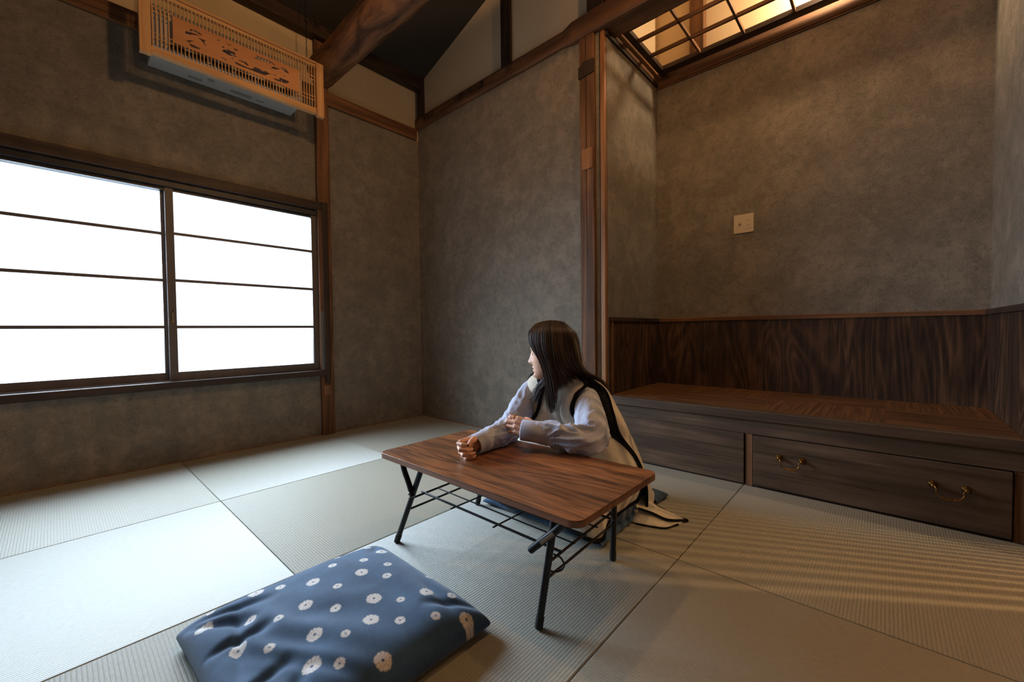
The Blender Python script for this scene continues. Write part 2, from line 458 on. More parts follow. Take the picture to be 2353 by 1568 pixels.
# ---- window
def window():
    w = empty('window_1'); w['kind'] = 'structure'
    fx, dk = M['old_x'], M['dark_x']
    m = MB(); m.box(-2.72, -.90, -.035, .12, 1.688, 1.748); m.build('window_lintel', M['dark_x'], w, bevel=.003)
    m = MB(); m.box(-2.66, -.935, -.012, .10, 1.650, 1.690)
    for yy in (.012, .032, .052): m.box(-2.66, -.935, yy - .004, yy + .004, 1.63, 1.652)
    m.build('window_track', M['black'], w)
    m = MB(); m.box(-2.72, -.872, -.048, .12, .452, .494); m.build('window_sill', M['dark_x'], w, bevel=.003)
    m = MB()
    for yy in (.012, .05): m.box(-2.66, -.935, yy - .003, yy + .003, .494, .500)
    m.build('sill_rail', M['alu'], w)
    m = MB(); m.box(-.905, -.862, -.045, .0, .395, 1.748); m.build('window_jamb', M['dark_z'], w, bevel=.003)
    m = MB(); m.box(-.925, -.905, -.03, .10, .494, 1.688); m.build('window_side_channel', M['alu'], w)
    m = MB(); m.box(-2.70, -2.66, -.03, .12, .494, 1.688); m.build('window_jamb', M['dark_z'], w, bevel=.003)
    def sash(x0, x1, y, ml, mr, mz, z0, z1):
        s = MB()
        s.box(x0, x0 + ml, y, y + .026, .498, 1.665); s.box(x1 - mr, x1, y, y + .026, .498, 1.665)
        s.box(x0 + ml, x1 - mr, y + .001, y + .025, .498, z0); s.box(x0 + ml, x1 - mr, y + .001, y + .025, z1, 1.665)
        f = s.build('sash_frame', M['sash'], w, bevel=.0015)
        for z in mz:
            b = MB(); b.box(x0 + ml, x1 - mr, y + .002, y + .018, z - .0085, z + .0085); b.build('muntin', M['sash'], f)
        edges = [z0] + list(mz) + [z1]
        for a, b_ in zip(edges[:-1], edges[1:]):
            g = MB(); g.box(x0 + ml, x1 - mr, y + .018, y + .021, a, b_); g.build('glass_pane', M['glass'], f)
        return f
    r = sash(-1.808, -.928, .002, .040, .040, (.820, 1.100, 1.380), .548, 1.650)
    sash(-2.668, -1.785, .036, .045, .040, (.820, 1.100, 1.378), .545, 1.650)
    m = MB(); m.tube([(-1.789, -.004, .905), (-1.789, -.006, .855)], .0028, 8)
    m.sphere((-1.789, -.006, .850), .006, 10, 6, (1, .6, 1))
    rr = [(-1.789 + .008 * cos(a), -.004, .915 + .008 * sin(a)) for a in [2 * pi * k / 16 for k in range(17)]]
    m.tube(rr, .0016, 6, cap=False)
    m.build('window_latch', M['brass'], r, smooth='all')
M['alu'] = plain('worn_aluminium', (150, 150, 150), .35, .8)
M['brass'] = plain('aged_brass', (150, 112, 58), .3, 1.0)
M['sash'] = plain('brown_sash_glare_lift', (92, 80, 74), .45)  # brown made paler, window glare put into the colour
t = NT('frosted_patterned_glass')
v = t.coord(); ck = t.noise(v, 240, 2, .5)
t.set(color=(.8, .85, .88), rough=.3, normal=t.bump(ck, .5, .002)); t.b.inputs['Emission Color'].default_value = (.80, .90, 1.0, 1)
t.b.inputs['Emission Strength'].default_value = WINDOW_E  # even pane glow stands in for daylight scattered through the frosted glass
tr = t.n('ShaderNodeBsdfTransparent'); tr.inputs[0].default_value = (.9, .95, 1, 1)
mx = t.n('ShaderNodeMixShader'); mx.inputs[0].default_value = .32
t.l(tr.outputs[0], mx.inputs[1]); t.l(t.b.outputs[0], mx.inputs[2]); t.l(mx.outputs[0], t.out.inputs['Surface']); M['glass'] = t.m
window()

# ---- wainscot, ledges and the ceiling lattice of the alcove
def wains(name, boxes, parent=None):
    m = MB()
    for b in boxes: m.box(*b)
    return struct(name, m, M['wain_z'])
wains('trim_4', [(AD - .008, AD, AY1, AY0, .37, .825)])
wains('trim_5', [(.03, AD - .008, AY0 - .008, AY0, .37, .825)])
wains('trim_6', [(.0, AD - .008, AY1, AY1 + .008, .37, .825)])
m = MB(); m.box(AD - .018, AD, AY1, AY0, .825, .851); struct('trim_7', m, M['old_y'], bevel=.002)
m = MB(); m.box(.03, AD - .018, AY0 - .018, AY0, .825, .851); struct('trim_8', m, M['dark_x'], bevel=.002)
m = MB(); m.box(.0, AD - .018, AY1, AY1 + .018, .825, .851); struct('trim_9', m, M['dark_x'], bevel=.002)
m = MB(); m.box(.045, .058, AY0 - .016, AY0, .375, .825); struct('trim_10', m, M['old_z'], bevel=.002)
m = MB(); m.box(AD - .02, AD, AY1, AY0, 2.545, 2.640); m.box(AD - .012, AD, AY1, AY0, 2.535, 2.546); struct('trim_11', m, M['old_y'], bevel=.002)
m = MB(); m.box(.11, AD - .02, AY0 - .02, AY0, 2.565, 2.655); struct('trim_12', m, M['old_x'], bevel=.002)
m = MB(); m.box(.0, AD - .02, AY0 - .014, AY0, 2.545, 2.566); struct('trim_13', m, M['dark_x'], bevel=.002)
m = MB(); m.box(.11, AD - .02, AY1, AY1 + .02, 2.55, 2.655); struct('trim_14', m, M['old_x'], bevel=.002)

lat = empty('ceiling_lattice', (.40, -2.72, 2.655)); tag(lat, 'dark wooden grid lattice laid flat as the open ceiling of the alcove', 'lattice')
def lpart(name, boxes, mat):
    m = MB()
    for b in boxes: m.box(b[0] - .40, b[1] - .40, b[2] + 2.72, b[3] + 2.72, b[4] - 2.655, b[5] - 2.655)
    return m.build(name, mat, lat, bevel=.001)
LZ0, LZ1 = 2.600, 2.630
lpart('lattice_frame', [(.118, AD - .022, -1.985, -1.945, LZ0, LZ1), (.118, AD - .022, -3.51, -3.47, LZ0, LZ1), (.66, .724, -3.47, -1.985, LZ0, LZ1), (.118, .150, -3.47, -1.985, LZ0, LZ1)], M['dark_y'])
for x in (.285, .478): lpart('lattice_bar', [(x - .007, x + .007, -3.47, -1.985, LZ0 + .004, LZ1 - .004)], M['old_y'])
for y in (-2.235, -2.497, -2.760, -3.02, -3.28): lpart('lattice_bar', [(.150, .66, y - .007, y + .007, LZ0 + .004, LZ1 - .004)], M['old_x'])
m = MB(); m.box(AD - .06, AD, -2.243, -2.150, 2.64, 3.75)
timber('wooden_post', 'dark post seen through the alcove ceiling lattice against lit cream plaster', 'post', m, M['old_z'])

# ---------------------------------------------------------------- tatami mats
MAT = .885
def tatami(direction):
    t = NT('tatami_ribs_along_' + direction)
    a = 'Y' if direction == 'x' else 'X'
    tc = t.n('ShaderNodeTexCoord'); sx = t.n('ShaderNodeSeparateXYZ'); t.l(tc.outputs['Object'], sx.inputs[0])
    across = sx.outputs[a]; along = sx.outputs['X' if a == 'Y' else 'Y']
    rib = t.math('ABSOLUTE', t.math('SINE', t.math('MULTIPLY', across, pi / .0085)))
    rib = t.math('POWER', rib, .55)
    weave = t.math('SINE', t.math('MULTIPLY', along, 2 * pi / .0052))
    v = t.coord(); n = t.noise(t.coord(scale=(1, .06, 1) if direction == 'y' else (.06, 1, 1)), 900, 3, .6)
    big = t.noise(v, 7, 3, .5)
    c = t.ramp(n, [(.3, S((142, 138, 124))), (.7, S((174, 169, 152)))])
    c = t.mix(t.ramp(rib, [(.15, (.55, .55, .55)), (.6, (0, 0, 0))]), c, S((104, 96, 80)))
    c = t.mix(t.math('MULTIPLY', big, .25), c, S((150, 152, 141)))
    h = t.math('ADD', rib, t.math('MULTIPLY', weave, .10))
    t.set(color=c, rough=.60, normal=t.bump(h, .5, .0010), spec=.85)
    t.b.inputs['Anisotropic'].default_value = .9
    cv_ = t.n('ShaderNodeCombineXYZ'); cv_.inputs[1 if a == 'X' else 0].default_value = 1.0
    vt = t.n('ShaderNodeVectorTransform', vector_type='VECTOR', convert_from='OBJECT', convert_to='WORLD'); t.l(cv_.outputs[0], vt.inputs[0])
    t.l(vt.outputs[0], t.b.inputs['Tangent'])
    return t.m
M['tat_x'], M['tat_y'] = tatami('x'), tatami('y')
def mat_obj():
    m = MB(); h = MAT / 2 - .0012
    m.box(-h, h, -h, h, -.029, 0.0)
    return m.build('tatami_mat', M['tat_x'], bevel=.003)
cols = ['next to the far wall and platform', 'in the middle column', 'in the column nearest the camera side']
labels = {
 (0, 0): ('y', 'square tatami mat in the far corner between the two plaster walls'),
 (0, 1): ('x', 'square tatami mat against the far wall, half hidden behind the seated woman'),
 (0, 2): ('y', 'dim square tatami mat against the closed panel of the platform, beside the woman'),
 (0, 3): ('x', 'square tatami mat in front of the platform drawer with the brass handles'),
 (1, 0): ('x', 'bright square tatami mat along the window wall, left of the corner mat'),
 (1, 1): ('y', 'greyish square tatami mat left of the low table, touching its front left leg shadow'),
 (1, 2): ('x', 'bright ribbed square tatami mat directly under the low table'),
 (1, 3): ('y', 'dim square tatami mat in the right foreground, right of the table mat'),
 (2, 0): ('y', 'square tatami mat along the window wall at the left edge of the photo'),
 (2, 1): ('x', 'bright smooth square tatami mat filling the left of the floor'),
 (2, 2): ('y', 'square tatami mat in the left foreground, partly under the blue cushion'),
 (2, 3): ('x', 'square tatami mat beneath the camera, outside the view'),
}
proto_mat = mat_obj()
for (i, j), (d, lab) in labels.items():
    if (i, j) == (2, 3): continue
    o = proto_mat if (i, j) == (0, 0) else proto_mat.copy()
    if (i, j) != (0, 0): COL.objects.link(o)
    o.location = (-MAT * (i + .5), -MAT * (j + .5), 0)
    # ribs run along local x; quarter turns alternate the weave like the checkered layout
    o.rotation_euler = (0, 0, 0 if d == 'x' else pi / 2)
    tag(o, lab, 'mat', 'square tatami mats on the floor')
m = MB()
for i in range(3, 5):
    for j in range(5): m.box(-MAT * (i + 1) + .001, -MAT * i - .001, -MAT * (j + 1) + .001, -MAT * j - .001, -.029, 0)
m.box(-MAT * 3 + .001, -.001, -MAT * 5.1, -MAT * 4 - .001, -.029, 0)
m.box(-MAT * 3 + .001, -MAT * 2 - .001, -MAT * 4 + .001, -MAT * 3 - .001, -.029, 0)
tag(m.build('tatami_floor_rest', M['tat_y']), 'tatami flooring behind the camera', 'mat', None, 'structure').name = 'floor_rear'

# ---------------------------------------------------------------- storage platform in the alcove
def seat_mat():
    t = NT('woven_wood_seat'); tc = t.n('ShaderNodeTexCoord'); sx = t.n('ShaderNodeSeparateXYZ'); t.l(tc.outputs['Object'], sx.inputs[0])
    gx = t.math('FLOOR', t.math('DIVIDE', t.math('SUBTRACT', sx.outputs['X'], .43), .41))
    gy = t.math('FLOOR', t.math('DIVIDE', t.math('SUBTRACT', sx.outputs['Y'], -3.17), .47))
    ck = t.math('MODULO', t.math('ABSOLUTE', t.math('ADD', gx, gy)), 2.0)
    nx = t.noise(t.coord(scale=(.03, 1, 1)), 95, 3, .7); ny = t.noise(t.coord(scale=(1, .03, 1)), 95, 3, .7)
    mx = t.n('ShaderNodeMix', data_type='FLOAT'); t.l(ck, mx.inputs[0]); t.l(ny, mx.inputs[2]); t.l(nx, mx.inputs[3])
    c = t.ramp(mx.outputs[0], [(.32, S((46, 31, 20))), (.5, S((88, 58, 34))), (.68, S((124, 84, 50)))])
    c = t.mix(t.math('MULTIPLY', ck, .2), c, S((116, 80, 46)))
    return t.set(color=c, rough=.42, normal=t.bump(mx.outputs[0], .3, .001), spec=.45)
M['seat'] = seat_mat()
PZ = .372
plat = empty('storage_platform', (AD / 2, -2.72, 0)); tag(plat, 'dark brown built-in storage bench filling the alcove, with a woven wooden top', 'bench')
off = Vector((AD / 2, -2.72, 0))
def pp(name, boxes, mat, parent=plat, bevel=.002, **k):
    m = MB()
    for b in boxes: m.box(*b)
    m.v = [tuple(Vector(v) - off) for v in m.v]
    return m.build(name, mat, parent, bevel=bevel, **k)
m = MB(); m.box(.030, AD - .009, AY1 + .009, AY0 - .009, PZ - .03, PZ)
o = m.build('seat_top', M['seat'], plat, bevel=.001); o.location = -off
pp('front_nosing', [(-.026, .030, AY1, -1.885, PZ - .044, PZ + .002)], M['drawer_y'], bevel=.004)
pp('face_rail', [(-.004, .03, AY1, -1.885, .256, PZ - .044)], M['drawer_y'])
pp('closed_panel', [(-.007, .02, -2.655, -1.842, .008, .255)], M['drawer_y'])
pp('divider', [(.0, .03, -2.692, -2.660, .0, .256)], M['old_z']); pp('divider', [(.0, .03, AY1, -3.512, .0, .256)], M['old_z'])
dr = pp('drawer', [(-.009, .5, -3.508, -2.695, .010, .252)], M['drawer_y'], bevel=.003)
pp('plinth', [(.004, .04, AY1, -1.885, -.03, .008)], M['dark_y'])
def handle(yc, z):
    m = MB()
    for s in (-1, 1):
        y = yc + s * .044
        m.tube([(-.0085, y, z), (-.013, y, z), (-.018, y, z), (-.024, y, z), (-.027, y, z)], [.0145, .0135, .0085, .0055, .004], 16)
        m.sphere((-.028, y, z), .0075, 12, 8)
    P = [(-.028, yc + .044, z), (-.036, yc + .036, z - .006), (-.038, yc + .036, z - .020), (-.040, yc + .026, z - .034), (-.042, yc + .012, z - .039), (-.042, yc, z - .040),
         (-.042, yc - .012, z - .039), (-.040, yc - .026, z - .034), (-.038, yc - .036, z - .020), (-.036, yc - .036, z - .006), (-.028, yc - .044, z)]
    C_ = catmull(P, 6); n = len(C_)
    rad = [.0026 + .0022 * exp(-((i / (n - 1) - .5) / .10) ** 2) + .0012 * exp(-((i / (n - 1) - .36) / .02) ** 2) + .0012 * exp(-((i / (n - 1) - .64) / .02) ** 2) for i in range(n)]
    m.tube(C_, rad, 10)
    m.build('drawer_handle', M['brass'], dr, smooth=True, angle=60).location = -off
handle(-2.848, .166); handle(-3.352, .163)

# ---------------------------------------------------------------- low folding table
def walnut():
    t = NT('walnut_laminate')
    v = t.coord(scale=(1, .16, 1))
    w = t.noise(v, 3.4, 3, .5, .6)
    rr = t.math('FRACT', t.math('MULTIPLY', t.math('ADD', w, t.math('MULTIPLY', t.noise(t.coord(scale=(1, .09, 1)), 13, 4, .6), .30)), 15))
    tri = t.math('MULTIPLY', t.math('ABSOLUTE', t.math('SUBTRACT', rr, .5)), 2)
    g = t.noise(t.coord(scale=(1, .035, 1)), 210, 4, .65)
    pl = t.noise(t.coord(scale=(1, .12, 1)), 8, 4, .6, .4)
    c = t.ramp(tri, [(.05, S((50, 32, 21))), (.35, S((124, 76, 44))), (.95, S((176, 114, 68)))])
    c = t.mix(.5, c, t.ramp(pl, [(.38, S((46, 30, 21))), (.5, S((126, 78, 46))), (.62, S((184, 118, 70)))]))
    c = t.mix(.35, c, t.ramp(g, [(.3, S((50, 31, 20))), (.7, S((172, 120, 80)))]))
    sk = t.noise(t.coord(scale=(1, .045, 1)), 52, 5, .7, .3)
    c = t.mix(t.math('MULTIPLY', t.ramp(sk, [(.36, (1, 1, 1)), (.46, (0, 0, 0))]), .75), c, S((50, 32, 22)))
    return t.set(color=c, rough=.33, normal=t.bump(g, .08, .0006), spec=.5)
M['walnut'] = walnut()
M['walnut_edge'] = wood('walnut_edge_band', S((92, 56, 38)), S((130, 82, 58)), S((160, 108, 80)), axis='y', ring=10, rough=.4, stain=.2, fine=1.2)
M['blacksteel'] = plain('black_powder_coat', (20, 22, 25), .38, .3)
TC = Vector((-1.257, -2.220, 0)); TH = .335
tb = empty('low_table', TC); tag(tb, 'low folding table with a walnut wooden top, black steel legs and a wire shelf', 'table')
def rrect(hx, hy, r, n=8):
    out = []
    for cx_, cy_, a0 in ((hx - r, hy - r, 0), (-hx + r, hy - r, pi / 2), (-hx + r, -hy + r, pi), (hx - r, -hy + r, 3 * pi / 2)):
        for k in range(n + 1):
            a = a0 + pi / 2 * k / n; out.append((cx_ + r * cos(a), cy_ + r * sin(a)))
    return out
m = MB(); m.prism(rrect(.2235, .432, .03), 'z', TH - .003, TH); m.build('tabletop', M['walnut'], tb, bevel=.0012)
m = MB(); m.prism(rrect(.2238, .4323, .03), 'z', TH - .018, TH - .0031); m.build('edge_band', M['walnut_edge'], tb)
def tp(*p): return tuple(Vector(p) - TC)
def leg(foot, top, r=.0098):
    m = MB(); f, t_ = Vector(foot), Vector(top); d = (t_ - f).normalized()
    m.tube([tp(*(f + d * .028)), tp(*t_)], r, 18)
    o = m.build('leg', M['blacksteel'], tb, smooth=True)
    k = MB(); k.tube([tp(*(f + d * .0025)), tp(*(f + d * .0045)), tp(*(f + d * .033)), tp(*(f + d * .036))], [r * .95, r * 1.13, r * 1.16, r * 1.05], 18)
    k.build('foot_cap', M['rubber'], o, smooth=True)
    return o
M['rubber'] = plain('black_rubber', (26, 26, 28), .7)
T0 = TH - .018
LEGS = {'FL': ((-1.442, -1.836, 0), (-1.425, -1.985, T0)), 'FR': ((-1.446, -2.505, 0), (-1.425, -2.548, T0)),
        'BR': ((-1.031, -2.494, 0), (-1.062, -2.520, T0)), 'BL': ((-1.022, -1.822, 0), (-1.062, -1.960, T0))}
for k_, (a, b) in LEGS.items():
    o = leg(a, b)
def lerp3(a, b, t): return tuple(a[i] + (b[i] - a[i]) * t for i in range(3))
# short folding braces: a bent bar at each end
def brace(pts):
    m = MB(); m.tube([tp(*p) for p in catmull(pts, 6)], .0098, 16); return m.build('folding_brace', M['blacksteel'], tb, smooth=True)
brace([(-1.446, -1.950, .200), (-1.444, -1.925, .240), (-1.442, -1.895, .280), (-1.438, -1.875, T0)])
o = brace([(-1.458, -2.492, .208), (-1.455, -2.525, .240), (-1.450, -2.565, .278), (-1.444, -2.600, T0)])
ld = Vector((.08, -.72, .69)).normalized(); ln = Vector((-.80, -.50, .12)); ln = (ln - ld * ln.dot(ld)).normalized(); lw = ld.cross(ln)
lc = Vector(tp(-1.4525, -2.545, .259)) + ln * .0088
m = MB(); rows = []
for a_ in (-26, -13, 0, 13, 26):
    an = radians(a_); rows.append([lc + ld * s_ + lw * (.0103 * sin(an)) + ln * (.0103 * cos(an) - .0088) for s_ in (-.026, .026)])
m.grid(rows); m.build('warning_label', plain('faded_label', (150, 132, 112), .6), o, smooth='all')
brace([(-1.015, -1.905, .205), (-1.018, -1.88, .245), (-1.022, -1.862, T0)])
brace([(-1.015, -2.492, .205), (-1.018, -2.55, .26), (-1.024, -2.595, T0)])
def rod(name, a, b, r):
    m = MB(); m.tube([tp(*a), tp(*b)], r, 10); return m.build(name, M['blacksteel'], tb, smooth=True)
for kk, z in (('L', .183), ('L', .136), ('R', .178), ('R', .133)):
    A, B = (LEGS['FL'], LEGS['BL']) if kk == 'L' else (LEGS['FR'], LEGS['BR'])
    rod('crossbar', lerp3(*A, z / T0), lerp3(*B, z / T0), .0038)
sh = MB()
for x, r in ((-1.372, .0040), (-1.312, .0024), (-1.250, .0024), (-1.188, .0024), (-1.110, .0040)):
    yl = -1.90 if r > .003 else -1.912
    sh.tube([tp(x, yl, .183), tp(x, -2.530, .180)], r, 8)
for y in (-2.085, -2.285): sh.tube([tp(-1.388, y, .1765), tp(-1.095, y, .1765)], .0026, 8)
sh.build('wire_shelf', M['blacksteel'], tb, smooth=True)
m = MB(); m.tube([tp(*p) for p in catmull([(-1.412, -2.530, .192), (-1.402, -2.545, .184), (-1.396, -2.552, .166), (-1.402, -2.548, .152), (-1.418, -2.536, .150), (-1.432, -2.524, .156)], 5)], .0026, 8)
m.build('folding_hook', M['blacksteel'], tb, smooth='all')
m = MB(); m.tube([tp(*p) for p in [(-1.09, -2.515, .192), (-1.085, -2.530, .165), (-1.075, -2.518, .158)]], .0026, 8)
m.build('folding_hook', M['blacksteel'], tb, smooth='all')
m = MB(); m.sphere(tp(-1.4555, -1.944, .212), .0055, 10, 8)
m.build('rivet', M['alu'], tb, smooth='all')

# ---------------------------------------------------------------- floor cushions, indigo with tie-dyed rings
BIG = [(-1.812, -2.012), (-1.704, -2.075), (-1.864, -2.095), (-1.738, -2.202), (-1.782, -2.266), (-1.626, -2.272), (-1.893, -2.219), (-2.014, -2.11), (-1.929, -2.291), (-1.817, -2.378), (-1.72, -2.436),
       (-2.045, -1.955), (-1.925, -1.925), (-1.59, -1.985), (-2.0, -2.37), (-1.60, -2.40), (-2.075, -2.25)]
SMALL = [(-1.78, -2.089), (-1.82, -2.164), (-1.663, -2.139), (-1.628, -2.085), (-1.742, -1.976), (-1.692, -2.252), (-1.733, -2.313), (-1.847, -2.272), (-1.928, -2.101), (-1.971, -2.174), (-1.97, -2.038), (-1.889, -2.331),
         (-1.663, -2.359), (-1.79, -2.449), (-1.633, -2.428), (-1.664, -2.012), (-1.60, -1.915), (-1.875, -1.955), (-1.565, -2.2), (-2.05, -2.30), (-1.70, -1.915), (-1.95, -2.40), (-1.58, -2.32), (-2.02, -1.90)]
CC = Vector((-1.81, -2.143, 0)); CH = .268
def cushion_mesh():
    N = 340; H = .098
    rnd = random.Random(4)
    def surf(u, v, top):
        # u,v in -1..1 ; pinched square with pointed corners
        pin = 1 - .035 * (1 - abs(v) ** 2.2) * abs(u) ** 2.4; pin2 = 1 - .035 * (1 - abs(u) ** 2.2) * abs(v) ** 2.4
        x, y = u * CH * 1.03 * pin, v * CH * 1.03 * pin2
        e = max(0.0, (1 - abs(u) ** 3.2)) * max(0.0, (1 - abs(v) ** 3.2))
        e = e ** .34
        if top:
            z = .022 + (H - .022) * e
            # soft folds pulled in from the left corners and across the face
            z += e * (.010 * noise.noise(Vector((x * 7 + 3, y * 6, 1))) + .006 * sin((x * 2.0 + y * 1.1) * 30 + 3 * noise.noise(Vector((x * 5, y * 5, 9)))) * exp(-((u + .55) ** 2 + (v + .25) ** 2) / .35))
            z += -.017 * exp(-((u * .85 + v * .5 + .62) / .07) ** 2) * max(0, 1 - abs(u - v + .1) / 1.3) * e
            z += -.012 * exp(-((u + .70 - .25 * (v - .3)) / .05) ** 2) * exp(-((v - .1) / .5) ** 2) * e
            z += -.010 * exp(-((u - .8 - .1 * v) / .06) ** 2) * exp(-((v + .55) / .3) ** 2) * e
            for (cu_, cv__, an, ln, dp) in ((-1, .9, -.9, .75, .020), (-1, .9, -.45, .8, .016), (-1, .3, -.25, .6, .014), (-1, -.4, .15, .55, .013), (1, .95, -2.3, .5, .012), (1, -.9, 2.5, .6, .012), (-.95, -.95, .75, .7, .014)):
                du, dv = u - cu_, v - cv__; al = du * cos(an) + dv * sin(an); pe = -du * sin(an) + dv * cos(an)
                if 0 < al < ln: z -= dp * sin(pi * al / ln) * exp(-(pe / (.035 + .05 * al)) ** 2) * e
        else:
            z = .022 - .0215 * e ** .6
        return (x, y, z)
    vs = []; fs = []
    for i in range(N + 1):
        for j in range(N + 1): vs.append(surf(-1 + 2 * i / N, -1 + 2 * j / N, True))
    for i in range(N):
        for j in range(N):
            a = i * (N + 1) + j; fs.append((a, a + N + 1, a + N + 2, a + 1))
    nt = len(vs); B = 60; st = N // B; idx = {}
    for i in range(0, N + 1):
        for j in range(0, N + 1):
            if i in (0, N) or j in (0, N): idx[(i, j)] = i * (N + 1) + j
    # underside at full edge resolution, fan-simplified inside
    K = 40; rows = []
    for i in range(1, N):
        pass
    for i in range(N + 1):
        for j in range(N + 1):
            if (i, j) not in idx:
                if i % 5 == 0 or j % 5 == 0 or True:
                    idx[(i, j)] = len(vs); vs.append(surf(-1 + 2 * i / N, -1 + 2 * j / N, False))
    for i in range(N):
        for j in range(N): fs.append((idx[(i, j)], idx[(i, j + 1)], idx[(i + 1, j + 1)], idx[(i + 1, j)]))
    me = bpy.data.meshes.new('floor_cushion'); me.from_pydata(vs, [], fs); me.update()
    for p in me.polygons: p.use_smooth = True
    at = me.color_attributes.new('dye', 'FLOAT_COLOR', 'POINT')
    vals = [0.0] * (len(vs) * 4)
    R1, R2 = .0185, .0125
    spots = [(x - CC.x, y - CC.y, R1 * rnd.uniform(.92, 1.08), rnd.random() * 6) for x, y in BIG] + [(x - CC.x, y - CC.y, R2 * rnd.uniform(.9, 1.1), rnd.random() * 6) for x, y in SMALL]
    for i, v in enumerate(vs[:nt]):
        b = 0.0
        for sx, sy, R, ph in spots:
            dx, dy = v[0] - sx, v[1] - sy
            if abs(dx) > R * 1.3 or abs(dy) > R * 1.3: continue
            d = sqrt(dx * dx + dy * dy); a = atan2(dy, dx)
            edge = R * (1 + .03 * sin(5 * a + ph) + .03 * sin(11 * a + 2 * ph))
            k = max(0, min(1, (edge - d) / .0022))
            hole = max(0, min(1, (d - R * .13) / .0016))
            nr = 13 if R > .015 else 9
            ray = abs(sin(nr * .5 * a + ph + .5 * sin(3 * a)))
            rayk = 1 - .9 * max(0, 1 - ray * 3.0) * min(1, d / (R * .5))
            b = max(b, k * hole * rayk)
        vals[i * 4] = vals[i * 4 + 1] = vals[i * 4 + 2] = b; vals[i * 4 + 3] = 1
    at.data.foreach_set('color', vals)
    return me
def indigo():
    t = NT('indigo_tie_dye'); at = t.n('ShaderNodeAttribute'); at.attribute_name = 'dye'
    v = t.coord(); n = t.noise(v, 14, 4, .6); f = t.noise(v, 900, 2, .5)
    wv = t.math('MULTIPLY', t.math('SINE', t.math('MULTIPLY', f, 60)), .5)
    c = t.ramp(n, [(.3, S((36, 62, 90))), (.7, S((60, 92, 124)))])
    c = t.mix(.25, c, t.ramp(f, [(.35, S((28, 48, 74))), (.65, S((90, 120, 150)))]))
    c = t.mix(at.outputs['Fac'], c, S((214, 208, 200)))
    m = t.set(color=c, rough=.85, normal=t.bump(f, .35, .0012), spec=.2)
    t.b.inputs['Sheen Weight'].default_value = .25
    return m
M['indigo'] = indigo()
cm = cushion_mesh(); cm.materials.append(M['indigo'])
cu1 = bpy.data.objects.new('floor_cushion', cm); COL.objects.link(cu1); cu1.location = CC
tag(cu1, 'square indigo blue floor cushion with white tie-dyed rings, empty in the foreground', 'cushion', 'indigo floor cushions')
cu2 = cu1.copy(); COL.objects.link(cu2); cu2.location = (-.700, -2.135, 0); cu2.scale = (1.09, 1.09, .60); cu2.rotation_euler = (0, 0, pi / 2)
tag(cu2, 'blue patterned floor cushion the woman is sitting on, mostly hidden under her', 'cushion', 'indigo floor cushions')

